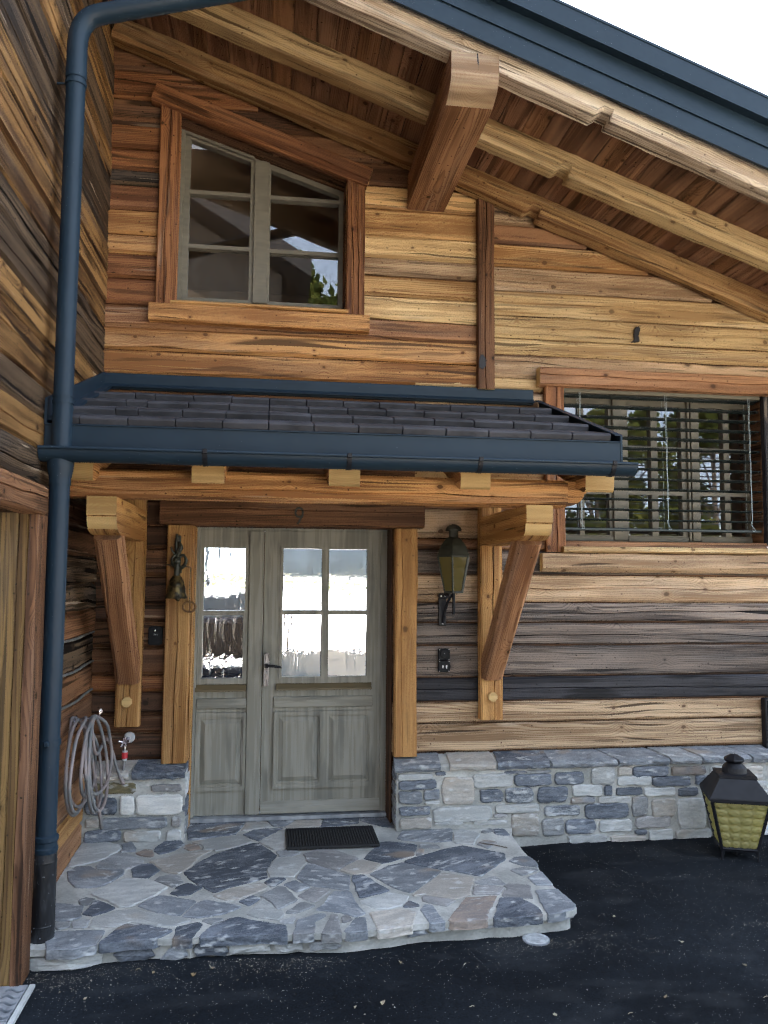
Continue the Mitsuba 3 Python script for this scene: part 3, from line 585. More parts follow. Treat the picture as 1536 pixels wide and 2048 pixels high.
# trim boards of the front wall
for key, x0, x1, y0, y1, z0, z1, t, cr in [
        (G + '__upright_board', 1.585, 1.718, -.065, .0, 3.435, 4.99, BROWN, ())]:
    timber(key, ((x0 + x1) / 2, (y0 + y1) / 2, z0), ((x0 + x1) / 2, (y0 + y1) / 2, z1), (-1, 0, 0), y1 - y0, x1 - x0, t, ch=(.006,) * 4, wob=.004, cracks=((.55, .01),))


def post(key, x0, x1, y0, y1, z0, z1, tone, cracks=(), ch=(.008,) * 4, wob=.004):
    return timber(key, ((x0 + x1) / 2, (y0 + y1) / 2, z0), ((x0 + x1) / 2, (y0 + y1) / 2, z1), (-1, 0, 0), y1 - y0, x1 - x0, tone, ch=ch, wob=wob, cracks=cracks)


def rail(key, x0, x1, y0, y1, z0, z1, tone, cracks=(), ch=(.008,) * 4, wob=.004, dz=0.0, **k):
    return timber(key, (x0, (y0 + y1) / 2, (z0 + z1) / 2), (x1, (y0 + y1) / 2, (z0 + z1) / 2 + dz), (0, 0, 1), y1 - y0, z1 - z0, tone, ch=ch, wob=wob, cracks=cracks, **k)


# ---- gable window
GW = H + '__gable_window'
labels[GW] = {'label': 'slant-headed window of six panes in a greenish grey frame'}
post(GW + '__jamb_board', -.865, -.712, -.065, -.012, 3.972, 5.52, ORANGE, ((.6, .012),))
post(GW + '__jamb_board', .548, .690, -.065, -.012, 3.955, 5.055, ORANGE, ((.4, .014), (.7, .008)))
rail(GW + '__sill_board', -.905, .728, -.095, -.012, 3.845, 3.972, AMBER, dz=-.014, ch=(.014, .006, .004, .004), wob=.006)
rail(GW + '__ledge', -.755, .567, -.075, .17, 3.975, 4.008, TRIM, ch=(.012, .012, .004, .004))
timber(GW + '__head_board', (-.912, -.055, 5.597), (.724, -.055, 5.052), (0, 0, 1), .088, .150, ORANGE, ch=(.018, .012, .004, .004), wob=.007, cracks=((.35, .008),))


def frame_poly(poly, w):
    P = Polygon(poly)
    return P, P.buffer(-w, join_style=2)


def bars(key, poly, y0, y1, mat):
    return put(key, prism(poly, y0, y1), mat)


GY = .20
topl = lambda x: 5.238 - .318 * x
gf = Polygon([(-.735, 3.99), (.545, 3.99), (.545, topl(.545) + .02), (-.735, topl(-.735) + .02)])
gin = Polygon([(-.665, 4.125), (.508, 4.125), (.508, topl(.508) - .05), (-.665, topl(-.665) - .05)])
lights = []
for xa, xb in ((-.665, -.195), (-.035, .508)):
    for za, zb in ((4.125, 4.520), (4.552, 4.958), (4.990, 9)):
        lights.append(sbox(xa, za, xb, zb).intersection(gin))
put(GW + '__frame', prism(gf.difference(unary_union(lights)), GY, GY + .07), 'window_paint')
put(GW + '__frame__mullion', cbx(-.165, -.047, GY - .022, GY - .002, 4.10, topl(-.1) - .01), 'window_paint')
put(GW + '__frame__frame_edge', cat([prism(Polygon([(-.735, 3.99), (-.705, 3.99), (-.705, topl(-.705) + .0), (-.735, topl(-.735) + .0)]), GY - .03, GY - .002), prism(Polygon([(-.704, topl(-.704)), (-.167, topl(-.167)), (-.167, topl(-.167) - .03), (-.704, topl(-.704) - .03)]), GY - .028, GY - .002)]), 'window_paint')
for P in lights:
    q = P.buffer(.006, join_style=2)
    put(GW + '__pane', trimesh.Trimesh(*(lambda v, f: (np.c_[v[:, 0], v[:, 0] * 0 + GY + .035, v[:, 1]], f))(*trimesh.creation.triangulate_polygon(q, engine='earcut')), process=False), 'window_glass')
for k in (1, 4): pass


def room(key, x0, x1, y0, y1, z0, z1, mat, back=None):
    m = bx(x0, x1, y0, y1, z0, z1)
    f = m.face_normals
    keep = f[:, 1] > -.5
    m = trimesh.Trimesh(m.vertices, m.faces[keep], process=False)
    return put(key, m, mat)


room(H + '__room', -1.1, 1.4, .345, 3.6, 3.6, 5.40, 'room_lining')

# ---- wide window with its blind
WW = H + '__wide_window'
labels[WW] = {'label': 'wide window of twelve panes in greenish grey frames behind an outdoor blind'}
post(WW + '__jamb_board', 2.124, 2.28, -.06, -.012, 2.175, 3.475, ORANGE, ((.45, .014),))
rail(WW + '__head_board', 2.07, 5.0, -.10, -.012, 3.475, 3.622, ROSE, ((.55, .012),), ch=(.018, .01, .004, .004), wob=.006)
rail(WW + '__ledge', 2.245, 4.02, -.115, .18, 2.172, 2.218, PALE, ch=(.012, .012, .004, .004))
rail(WW + '__sill_board', 2.084, 5.0, -.085, -.012, 2.022, 2.166, TAN, ch=(.034, .006, .004, .004), wob=.010)
WY = .20
wf = sbox(2.28, 2.192, 4.01, 3.503)
cols = [(2.305, 2.502), (2.543, 2.757), (2.925, 3.127), (3.185, 3.396), (3.556, 3.776), (3.828, 4.0)]
rws = [(2.328, 2.664), (2.696, 3.036), (3.068, 3.410)]
wl = [sbox(a, c, b, d) for a, b in cols for c, d in rws]
put(WW + '__frame', prism(wf.difference(unary_union(wl)), WY, WY + .07), 'window_paint')
for x0, x1 in ((2.784, 2.905), (3.440, 3.462), (3.472, 3.545)):
    put(WW + '__frame__mullion', cbx(x0, x1, WY - .026, WY - .002, 2.285, 3.46), 'window_paint')
put(WW + '__frame__bottom_rail', cat([cbx(2.282, 2.78, WY - .02, WY - .002, 2.275, 2.318), cbx(2.91, 3.436, WY - .02, WY - .002, 2.275, 2.318), cbx(3.55, 4.008, WY - .02, WY - .002, 2.275, 2.318), cbx(2.282, 4.008, WY - .05, WY - .003, 2.22, 2.262)]), 'window_paint')
for a, b in cols:
    for c, d in rws:
        v = np.array([(a - .006, WY + .035, c - .006), (b + .006, WY + .035, c - .006), (b + .006, WY + .035, d + .006), (a - .006, WY + .035, d + .006)])
        put(WW + '__pane', trimesh.Trimesh(v, [[0, 1, 2], [0, 2, 3]], process=False), 'window_glass')
room(H + '__room', 2.0, 4.6, .345, 4.2, 2.0, 3.6, 'room_lining')
post(WW + '__guide_rail', 4.012, 4.06, -.02, .15, 2.2, 3.5, DARK)
post(WW + '__jamb_board', 4.065, 4.20, -.06, -.012, 2.175, 3.475, ORANGE)

# ---- door opening: trim
DO = H + '__door_trim'
labels[DO] = {'label': 'honey coloured timber surround of the entrance door'}
post(DO + '__jamb_board', -.722, -.55, -.10, -.012, .655, 2.335, TRIM, ((.5, .018),), ch=(.010,) * 4, wob=.006)
post(DO + '__jamb_board', .936, 1.104, -.10, -.012, .660, 2.335, TRIM, ((.7, .006),), ch=(.010,) * 4, wob=.005)
rail(DO + '__lintel', -.78, 1.158, -.105, -.012, 2.341, 2.515, BROWN, ((.62, .012),), ch=(.016, .010, .004, .004), wob=.004)
post(DO + '__reveal_board', -.556, -.536, -.012, .19, .17, 2.335, TRIM)
post(DO + '__reveal_board', .915, .935, -.012, .19, .17, 2.335, UMBER)

# ---- entrance door
D = H + '__entrance_door'
labels[D] = {'label': 'greyish green double door with rippled glass panes and raised panels'}
DY = .20
SEED[0] = 20


def dpart(key, m, level=False, mat='door_paint'):
    return put(key, m, mat, uv=np.c_[np.full(len(m.vertices), 1.0 if level else 0.0), np.zeros(len(m.vertices))])


def slab_with(x0, x1, z0, z1, y0, y1, hs):
    return prism(sbox(x0, z0, x1, z1).difference(unary_union([sbox(a, c, b, d) for a, b, c, d in hs])), y0, y1)


gl = [(-.482, -.172, 1.708, 2.186), (-.482, -.182, 1.206, 1.678)]
gr = [(.113, .410, 1.714, 2.186), (.463, .762, 1.714, 2.186), (.113, .410, 1.211, 1.681), (.463, .762, 1.211, 1.681)]
gr = [(a, b, c, d) for a, b, c, d in gr]
dpart(D + '__frame', cat([bx(-.536, -.517, DY - .03, DY + .07, .20, 2.34), bx(.868, .915, DY - .012, DY + .07, .20, 2.34), bx(-.517, .868, DY - .012, DY + .07, 2.322, 2.34)]))
dpart(D + '__leaf', slab_with(-.516, -.034, .205, 2.320, DY, DY + .06, gl))
dpart(D + '__leaf', slab_with(-.029, .867, .205, 2.320, DY - .006, DY + .055, gr))
L1, L2 = D + '__leaf', D + '__leaf_001'
put(D + '__gap_backing', bx(-.06, .0, DY + .061, DY + .075, .21, 2.315), 'room_lining')  # unseen strip added behind the leaves to block hall light in the gap
dpart(D + '__cover_strip', cbx(-.144, -.034, DY - .026, DY - .002, .206, 2.318, .006))
# raised borders around the glass
for (x0, x1, z0, z1), hs in (((-.514, -.149, 1.165, 2.221), gl), ((.092, .797, 1.168, 2.224), gr)):
    dpart(D + '__sash', slab_with(x0, x1, z0, z1, DY - .018, DY - .001, hs))
for x0, x1, z0, z1 in ((-.523, -.149, 1.112, 1.160), (.073, .798, 1.116, 1.163)):
    put(D + '__weather_bar', prism(Polygon([(DY - .045, z0), (DY - .045, z0 + .012), (DY - .015, z1), (DY - .0015, z1), (DY - .0015, z0)]), x0, x1, 'x'), 'door_brass')
for x0, x1, z0, z1 in ((-.512, -.146, .985, 1.060), (.056, .81, .985, 1.067)):
    dpart(D + '__rail', cbx(x0, x1, DY - .022, DY - .001, z0, z1, .010), True)


def border(x0, x1, z0, z1, inner, y0, y1):
    return slab_with(x0, x1, z0, z1, y0, y1, inner)


def raised(x0, x1, z0, z1, y):
    """a fielded panel: sloping margin and flat middle"""
    m, e = .035, .018
    a = [(x0, y, z0), (x1, y, z0), (x1, y, z1), (x0, y, z1)]
    b = [(x0 + m, y - e, z0 + m), (x1 - m, y - e, z0 + m), (x1 - m, y - e, z1 - m), (x0 + m, y - e, z1 - m)]
    v = np.array(a + b)
    f = []
    for k in range(4):
        q = (k + 1) % 4
        f += [[k, q, 4 + q], [k, 4 + q, 4 + k]]
    f += [[4, 5, 6], [4, 6, 7]]
    return trimesh.Trimesh(v, f, process=False)


dpart(D + '__panel_moulding', cat([border(-.514, -.146, .386, .955, [(-.490, -.165, .418, .922)], DY - .024, DY - .001), border(-.498, -.158, .41, .93, [(-.478, -.178, .432, .908)], DY - .012, DY - .0005)]))
dpart(D + '__panel_moulding', cat([border(.060, .808, .390, .956, [(.086, .408, .428, .930), (.466, .784, .428, .930)], DY - .030, DY - .007), border(.078, .792, .42, .938, [(.098, .396, .440, .918), (.478, .772, .440, .918)], DY - .018, DY - .0065)]))
for x0, x1, z0, z1, y in ((-.478, -.178, .432, .908, DY - .001), (.098, .396, .440, .918, DY - .007), (.478, .772, .440, .918, DY - .007)):
    dpart(D + '__panel', raised(x0, x1, z0, z1, y))
dpart(D + '__kick_board', prism(Polygon([(DY - .034, .214), (DY - .030, .26), (DY - .010, .298), (DY - .007, .298), (DY - .007, .214)]), -.028, .866, 'x'), True)
put(D + '__threshold', cbx(-.536, .916, DY - .06, DY + .05, .168, .198, .004), 'galvanised')
rg = np.random.default_rng(3)


def ripple_pane(x0, x1, z0, z1, y, seed):
    """old cast glass: gentle unevenness and runs that trickle down the outer face"""
    nx, nz = int((x1 - x0) / .0032), int((z1 - z0) / .0065)
    X, Z = np.meshgrid(np.linspace(x0, x1, nx), np.linspace(z0, z1, nz))
    N = lambda a, b, s: meshkit.noise(np.stack([X * a, Z * b, X * 0], -1), seed + s)
    wander = .016 * (N(6, 9, 1) - .5) + .006 * (N(10, 30, 2) - .5)
    runs = meshkit.noise(np.stack([(X + wander) * 75, Z * 3.0, X * 0], -1), seed + 3)
    runs = np.clip((runs - .56) / .44, 0, 1) ** 1.3 * np.clip((N(9, 5, 4) - .25) * 3, 0, 1)
    Y = y - .0014 * N(30, 14, 5) - .0026 * runs - .0005 * N(110, 90, 6)
    v1 = np.c_[X.ravel(), Y.ravel(), Z.ravel()]
    v2 = np.c_[X.ravel(), np.full(X.size, y + .004), Z.ravel()]
    i = (np.arange(nz - 1)[:, None] * nx + np.arange(nx - 1)).ravel()
    f1 = np.vstack([np.c_[i, i + 1, i + nx + 1], np.c_[i, i + nx + 1, i + nx]])
    n = len(v1)
    f2 = f1[:, ::-1] + n
    rim = np.concatenate([np.arange(nx - 1), np.arange(nz - 1) * nx + nx - 1, np.arange(nx - 1, 0, -1) + (nz - 1) * nx, np.arange(nz - 1, 0, -1) * nx])
    q = np.roll(rim, -1)
    fs = np.vstack([np.c_[q, rim, rim + n], np.c_[q, rim + n, q + n]])
    m = trimesh.Trimesh(np.vstack([v1, v2]), np.vstack([f1, f2, fs]), process=False)
    if m.volume < 0: m.invert()
    return m


for k, (a, b, c, d) in enumerate(gl + gr):
    put(D + '__pane', ripple_pane(a - .005, b + .005, c - .005, d + .005, DY + .022, 11 + k), 'rippled_glass', smooth=True)
pl = Polygon([(-.021, 1.165), (-.014, 1.148), (.010, 1.148), (.018, 1.165), (.020, 1.38), (.012, 1.394), (-.008, 1.394), (-.018, 1.38)])
hp = prism(pl, DY - .034, DY - .026)
hp = hp.subdivide().subdivide().subdivide()
hv = hp.vertices.copy(); fm = hv[:, 1] < DY - .03
hv[fm, 1] -= .006 * meshkit.noise(hv[fm] * 190, 4)
put(D + '__handle_plate', trimesh.Trimesh(hv, hp.faces, process=False), 'hammered_steel')
put(D + '__handle', cat([cyl((.0, DY - .03, 1.302), (.0, DY - .085, 1.302), .0155, 16), tube(smooth_path([(0, DY - .082, 1.302), (.03, DY - .086, 1.303), (.07, DY - .084, 1.298), (.108, DY - .080, 1.292)], 16), np.linspace(.011, .0075, 16), 10)]), 'black_iron', smooth=40)
put(D + '__key_cover', cyl((-.001, DY - .034, 1.205), (-.001, DY - .040, 1.205), .009, 12), 'hammered_steel')

# hall behind the door
hx0, hx1, hy0, hy1, hz0, hz1 = -1.15, 2.2, .345, 5.6, .165, 2.75
RM = H + '__hall'
put(RM, cat([bx(hx0 - .1, hx0, hy0, hy1, hz0, hz1), bx(hx1, hx1 + .1, hy0, hy1, hz0, hz1), bx(hx0 - .1, hx1 + .1, hy0, hy1, hz1, hz1 + .1),
             prism(sbox(hx0, hz0, hx1, hz1).difference(unary_union([sbox(-.9, 1.72, -.2, 2.62), sbox(.1, .92, 1.95, 1.98), sbox(-.98, .28, -.12, .62), sbox(-.98, .72, -.12, .86)])), hy1, hy1 + .12)]), 'room_plaster')
put(RM + '__floor', bx(hx0 - .1, hx1 + .1, hy0, hy1 + .12, hz0 - .1, hz0), 'room_floor')
put(RM + '__settle', cat([cbx(-1.05, -.08, 5.0, 5.55, .87, 1.40, .05), cbx(-.98, -.12, 4.7, 5.4, .63, .715, .03)]), 'navy_cloth')

# ---- stone base
SB = H + '__stone_base'
labels[SB] = {'label': 'low base of bluish and cream rubble stones in pale mortar under the boards'}


def mortar_block(x0, x1, y0, y1, z0, z1):
    m = bx(x0, x1, y0, y1, z0, z1)
    for _ in range(5): m = m.subdivide() if len(m.faces) < 9000 else m
    v = m.vertices.copy()
    v[:, 1] += .012 * (meshkit.fbm(v * 14, 3, 2) - .5)
    v[:, 0] += .010 * (meshkit.fbm(v * 14, 3, 8) - .5)
    return trimesh.Trimesh(v, m.faces, process=False)


put(SB, cat([mortar_block(.945, 5.2, -.155, .20, -.2, .60), mortar_block(-1.3, -.545, -.155, .20, -.2, .60)]), 'mortar', smooth=30)
tone_seed = [0]


def stone_uv(n, t):
    tone_seed[0] += 1
    return np.tile([tone_seed[0] + .5, TONE[t] + .5], (n, 1))


def rubble(key, t, x0, z0, x1, z1, fy=-.163, depth=.014, face='y', fx=0.0):
    """a stone bedded in the wall: an uneven outline, worn shoulders and a split face"""
    sd = tone_seed[0]
    n = 26
    w, h = (x1 - x0) / 2, (z1 - z0) / 2
    th = (np.arange(n) + .5) * 2 * np.pi / n
    e = 9.0 if min(w, h) > .02 else 4.0
    c, s = np.cos(th), np.sin(th)
    k = (np.abs(c) ** e + np.abs(s) ** e) ** (-1 / e)
    o = np.c_[c * k * w, s * k * h]
    jit = (meshkit.noise(np.c_[o * 26, o[:, :1] * 0 + sd * 3.1], 3) - .5) * min(.018, .35 * min(w, h)) + (meshkit.noise(np.c_[o * 90, o[:, :1] * 0 + sd], 9) - .5) * .006
    o = o * (1 + (jit / np.maximum(np.linalg.norm(o, axis=1), .01)))[:, None]
    sk = (rng.uniform(-.12, .12)) * h / max(w, .02)
    o[:, 1] += sk * o[:, 0] * .4
    m = min(w, h)
    rings, outs = [], []
    for ins, out in ((0, -.03), (0, depth * .40), (.004 + .02 * m, depth * .95), (.30 * m, depth), (.62 * m, depth)):
        f = np.maximum(np.linalg.norm(o, axis=1) - ins, .1 * m) / np.linalg.norm(o, axis=1)
        rings.append(o * f[:, None]); outs.append(np.full(n, out))
    cx, cz = (x0 + x1) / 2, (z0 + z1) / 2
    P = np.vstack(rings + [np.zeros((1, 2))]); O = np.concatenate(outs + [[depth]])
    rough = .016 * (meshkit.fbm(np.c_[P * 38, P[:, :1] * 0 + sd * 1.7], 3, 4) - .5)
    O = O + np.where(O > depth * .6, rough, 0)
    if face == 'y': v = np.c_[cx + P[:, 0], fy - O + .004, cz + P[:, 1]]
    else: v = np.c_[fx + O * face, cx + P[:, 0], cz + P[:, 1]]
    f = []
    i = np.arange(n); j = (i + 1) % n
    for r in range(4):
        a, b = r * n, (r + 1) * n
        f += [np.c_[a + i, a + j, b + j], np.c_[a + i, b + j, b + i]]
    f.append(np.c_[4 * n + i, 4 * n + j, i * 0 + 5 * n])
    mesh = trimesh.Trimesh(v, np.vstack(f), process=False)
    nm = mesh.face_normals[-n:].mean(0)
    want = np.array([0, -1, 0]) if face == 'y' else np.array([face, 0, 0])
    if nm @ want < 0: mesh.invert()
    return put(key, mesh, 'stone', smooth=True, uv=stone_uv(len(v), t))


for t, x0, z0, x1, z1 in STONES: rubble(SB + '__stone', t, x0, max(z0, .01), x1, z1)
for t, x0, z0, x1, z1 in STONES_L: rubble(SB + '__stone', t, max(x0, -1.215), z0, min(x1, -.55), z1)
# the reveal beside the door
for t, y0, z0, y1, z1 in (('d', -.15, .50, .02, .58), ('g', .04, .49, .17, .59), ('b', -.15, .40, .05, .48), ('d', .07, .38, .18, .47), ('g', -.14, .29, .03, .38), ('d', .05, .28, .18, .36), ('b', -.15, .19, .06, .27), ('d', .08, .18, .18, .26)):
    rubble(SB + '__stone', t, y0, z0, y1, z1, face=-1.0, fx=.948)
for t, y0, z0, y1, z1 in (('p', -.15, .45, .05, .58), ('d', -.15, .30, .02, .42), ('g', -.15, .18, .06, .28)):
    rubble(SB + '__stone', t, y0, z0, y1, z1, face=1.0, fx=-.548)


def cap_stone(key, t, x0, x1, slant):
    """a capping slab: sloping weathered top, riven front edge"""
    n = max(4, int((x1 - x0) / .035))
    xs = np.linspace(0, 1, n)
    sd = tone_seed[0]
    prof = [(.02, .55), (.02, .662), (-.07, .647), (-.165, .628), (-.188, .617), (-.196, .600), (-.190, .580), (-.178, .568), (-.10, .555)]
    v = []
    for a, (y, z) in enumerate(prof):
        sh = slant * (y + .2)
        xx = x0 + sh * (1 if True else 0) + xs * (x1 - x0)
        nz = meshkit.fbm(np.c_[xx * 16, xx * 0 + a * 1.3, xx * 0 + sd], 3, 6) - .5
        ny = meshkit.fbm(np.c_[xx * 22, xx * 0 + a * .9, xx * 0 + sd + 5], 3, 7) - .5
        k = 1.0 if 2 <= a <= 7 else .3
        v.append(np.c_[xx, y + .030 * k * ny, z + .016 * k * nz])
    V = np.vstack(v); R = len(prof)
    f = []
    i = np.arange(n - 1)
    for a in range(R):
        p, q = a * n, ((a + 1) % R) * n
        f += [np.c_[p + i, p + i + 1, q + i + 1], np.c_[p + i, q + i + 1, q + i]]
    for e in (0, n - 1):
        k = np.arange(1, R - 1)
        f.append(np.c_[k * 0 + e, k * n + e, (k + 1) * n + e] if e else np.c_[k * 0 + e, (k + 1) * n + e, k * n + e])
    m = trimesh.Trimesh(V, np.vstack(f), process=False)
    if m.volume < 0: m.invert()
    return put(key, m, 'stone', smooth=False, uv=stone_uv(len(V), t))


for t, x0, x1, s in (('b', .925, 1.262, .1), ('t', 1.335, 1.672, .05), ('d', 1.69, 2.085, .1), ('b', 2.11, 2.615, -.5), ('b', 2.635, 3.035, -.5), ('g', 3.052, 3.296, -.45), ('b', 3.315, 3.70, -.5), ('b', 3.722, 4.2, -.5), ('b', 4.22, 4.8, -.5)):
    cap_stone(SB + '__cap_stone', t, x0, x1, s)
for t, x0, x1, s in (('t', -1.226, -.93, .2), ('d', -.905, -.552, .06)):
    cap_stone(SB + '__cap_stone', t, x0, x1, s)
put(SB + '__cap_mortar', cat([prism(Polygon([(.02, .56), (.02, .652), (-.165, .616), (-.176, .60), (-.17, .57)]), .95, 5.0, 'x'), prism(Polygon([(.02, .56), (.02, .652), (-.165, .616), (-.176, .60), (-.17, .57)]), -1.226, -.55, 'x')]), 'mortar')

# ---- the wall that comes towards the viewer, with the garage opening
GA = H + '__garage_wall'
labels[GA] = {'label': 'darker log wall at right angles, over a broad garage opening'}
core = Polygon([(.3, -.2), (.3, 7.2), (-4.9, 7.2), (-4.9, -.2), (-4.6, -.2), (-4.6, 2.3), (-1.70, 2.3), (-1.70, -.2)])
timber_profile(GA, core, XL - .34, XL - .035, UMBER, axis='x', endtone=None, along=0)
GK = GA + '__log'


def slog(z0, z1, tone, y0=-4.9, y1=-.002, cracks=(), ch=(.02, .012, .004, .004)):
    # front face towards +x: the run goes towards +y so that cross(d, z) = +x
    dx = float(rng.uniform(-.008, .008))
    return timber(GK, (XL - .022 + dx, y0, (z0 + z1) / 2), (XL - .022 + dx, y1, (z0 + z1) / 2), (0, 0, 1), .055, z1 - z0 - .004, tone, ch=ch, wob=.008, cracks=cracks)


for z1, z0, t, c in [(7.2, 6.95, DUSK, ()), (6.95, 6.70, GOLD, ()), (6.70, 6.47, DUSK, ()), (6.47, 6.25, GOLD, ()), (6.25, 6.02, DUSK, ((.5, .014),)), (6.02, 5.80, GOLD, ()), (5.80, 5.57, DUSK, ((.4, .014),)), (5.57, 5.36, GOLD, ((.6, .012),)), (5.36, 5.13, DUSK, ()),
                     (5.13, 4.92, GOLD, ((.5, .014),)), (4.92, 4.67, DUSK, ((.6, .012),)), (4.67, 4.42, DUSK, ((.45, .016),)), (4.42, 4.20, GOLD, ((.4, .010),)), (4.20, 3.978, GOLD, ((.6, .014),)), (3.978, 3.79, GOLD, ()), (3.79, 3.607, DUSK, ((.5, .016),)), (3.607, 3.412, DUSK, ((.4, .012),)),
                     (3.412, 3.233, GOLD, ()), (3.233, 2.99, GOLD, ((.55, .016),)), (2.99, 2.824, DUSK, ()), (2.824, 2.642, GOLD, ((.4, .012),)), (2.642, 2.44, DUSK, ((.5, .014),))]:
    slog(z0, z1, t, cracks=c)
for z1, z0, t in [(2.44, 2.28, UMBER), (2.28, 2.10, UMBER), (2.10, 1.92, DUSK), (1.92, 1.74, DUSK), (1.74, 1.567, BROWN), (1.567, 1.36, DUSK), (1.36, 1.161, BROWN), (1.161, .97, BROWN), (.97, .79, BROWN), (.79, .62, BROWN), (.62, .456, ROSE), (.456, .30, TRIM), (.30, .07, ROSE)]:
    slog(z0, z1, t, y0=-1.735, ch=(.012, .030, .004, .004))
for z in (1.567, 1.36, 1.161):
    tb = tube(smooth_path([(XL + .006 + .004 * math.sin(q * 9.0), q, z + .006 * math.sin(q * 5.0 + z)) for q in np.linspace(-1.7, -.01, 14)], 40), .009, 6)
    put(GA + '__chinking', tb, 'chinking_lime', smooth=True)
timber(GA + '__lintel', (XL + .052, -4.9, 2.35), (XL + .052, -1.735, 2.35), (0, 0, 1), .115, .148, BROWN, ch=(.014, .02, .004, .004), wob=.007, cracks=((.55, .016),))
# jamb of the opening
timber(GA + '__jamb_post', (-1.165, -1.715, -.02), (-1.165, -1.715, 2.274), (1, 0, 0), .17, .05, BROWN, ch=(.008,) * 4, wob=.005)
for x0, x1, t in ((-1.238, -1.192, PANEL), (-1.365, -1.240, PANEL), (-1.49, -1.367, PANEL), (-1.62, -1.492, PANEL)):
    post(GA + '__reveal_board', x0, x1, -1.785, -1.75, -.02, 2.28, t, ch=(.004,) * 4, wob=.002)

# ---- roof
R = H + '__roof'
labels[R] = {'label': 'sloping roof edge with rafters, boarded soffit and bluish grey metal verge'}
RD = .165
nv = unit([RS, 0, 1]); dv = unit([1, 0, -RS])


def on_roof(x, y, up=0.0):  # up: height above the rafters' underside, straight up
    return np.array([x, y, roof_z(x) + up])


for y, t, x0 in ((-.105, HONEY, XL + .005), (-.75, PALE, XL + .005), (-1.44, SILVER, XL - .2)):
    hh = RD * math.cos(math.atan(RS)) + .004
    p0, p1 = on_roof(x0, y), on_roof(5.6, y)
    half = nv * hh / 2
    xn = 2.0 if y > -.5 else 1.86 if y > -1 else 2.02
    # the end joint rests on the purlin, the notch is an old halving
    tn = (1.945 - x0) / dv[0]
    timber(R + '__rafter', p0 + half, p1 + half, nv, .16, hh, t, ch=(.022, .010, .006, .018), wob=.009, notches=((tn, tn + .10, .042),), cracks=((.62, .008),))
bw_ = 0.0
x = XL
kk = 0
while x < 5.5:
    w = float(rng.uniform(.13, .19))
    p0, p1 = on_roof(x + w / 2, .03, RD + .018), on_roof(x + w / 2, -1.545, RD + .018)
    timber(R + '__soffit_board', p1, p0, nv, w - .004, .026, DECK if kk % 4 else ROSE, ch=(.003,) * 4, wob=.001, step=.3)
    x += w * dv[0]; kk += 1
slab = Polygon([(-1.6, roof_z(-1.6) + RD + .04), (6.4, roof_z(6.4) + RD + .04), (6.4, roof_z(6.4) + .44), (-1.6, roof_z(-1.6) + .44)])
put(R + '__deck', prism(slab, -1.56, 5.5), 'anthracite')
fas = lambda lo, hi, y0, y1: prism(Polygon([(-1.6, roof_z(-1.6) + lo), (6.4, roof_z(6.4) + lo), (6.4, roof_z(6.4) + hi), (-1.6, roof_z(-1.6) + hi)]), y0, y1)
put(R + '__verge_board', fas(.088, .215, -1.585, -1.565), 'anthracite')
put(R + '__verge_board', fas(.217, .40, -1.596, -1.565), 'anthracite')
put(R + '__verge_cap', cat([fas(.352, .492, -1.655, -1.600), fas(.485, .50, -1.66, -1.3)]), 'anthracite')
# the purlin that carries the rafters
nose = [(.1, 4.862), (-1.28, 4.862)] + [(-1.29 - .25 * math.sin(a), 4.992 - .130 * math.cos(a)) for a in np.linspace(.1, 1.5, 10)] + [(-1.54, 5.03), (-1.54, 5.125), (.1, 5.125)]
pk = timber_profile(R + '__purlin', Polygon(nose), 1.03, 1.325, ROSE, axis='x', endtone=TAN, along=0, end_from=.25)
put(R + '__purlin__drying_crack', prism(Polygon([(1.188, 5.122), (1.194, 5.122), (1.199, 5.07), (1.196, 5.045), (1.204, 5.00), (1.196, 5.04), (1.190, 5.075)]), -1.5415, -1.52), 'tar')
# ---------------------------------------------------------------- porch canopy
P = 'porch_canopy'
labels[P] = {'label': 'small tiled canopy over the front door on curved timber brackets', 'category': 'canopy'}
CS = .3616
ct = lambda y: 3.345 + CS * (y + .03)       # tiled surface
put(P + '__deck', prism(Polygon([(-.03, ct(-.03) - .075), (-1.465, ct(-1.465) - .075), (-1.465, ct(-1.465) - .045), (-.03, ct(-.03) - .045)]), XL + .03, 2.06, 'x'), 'anthracite')
tile_n = [0]


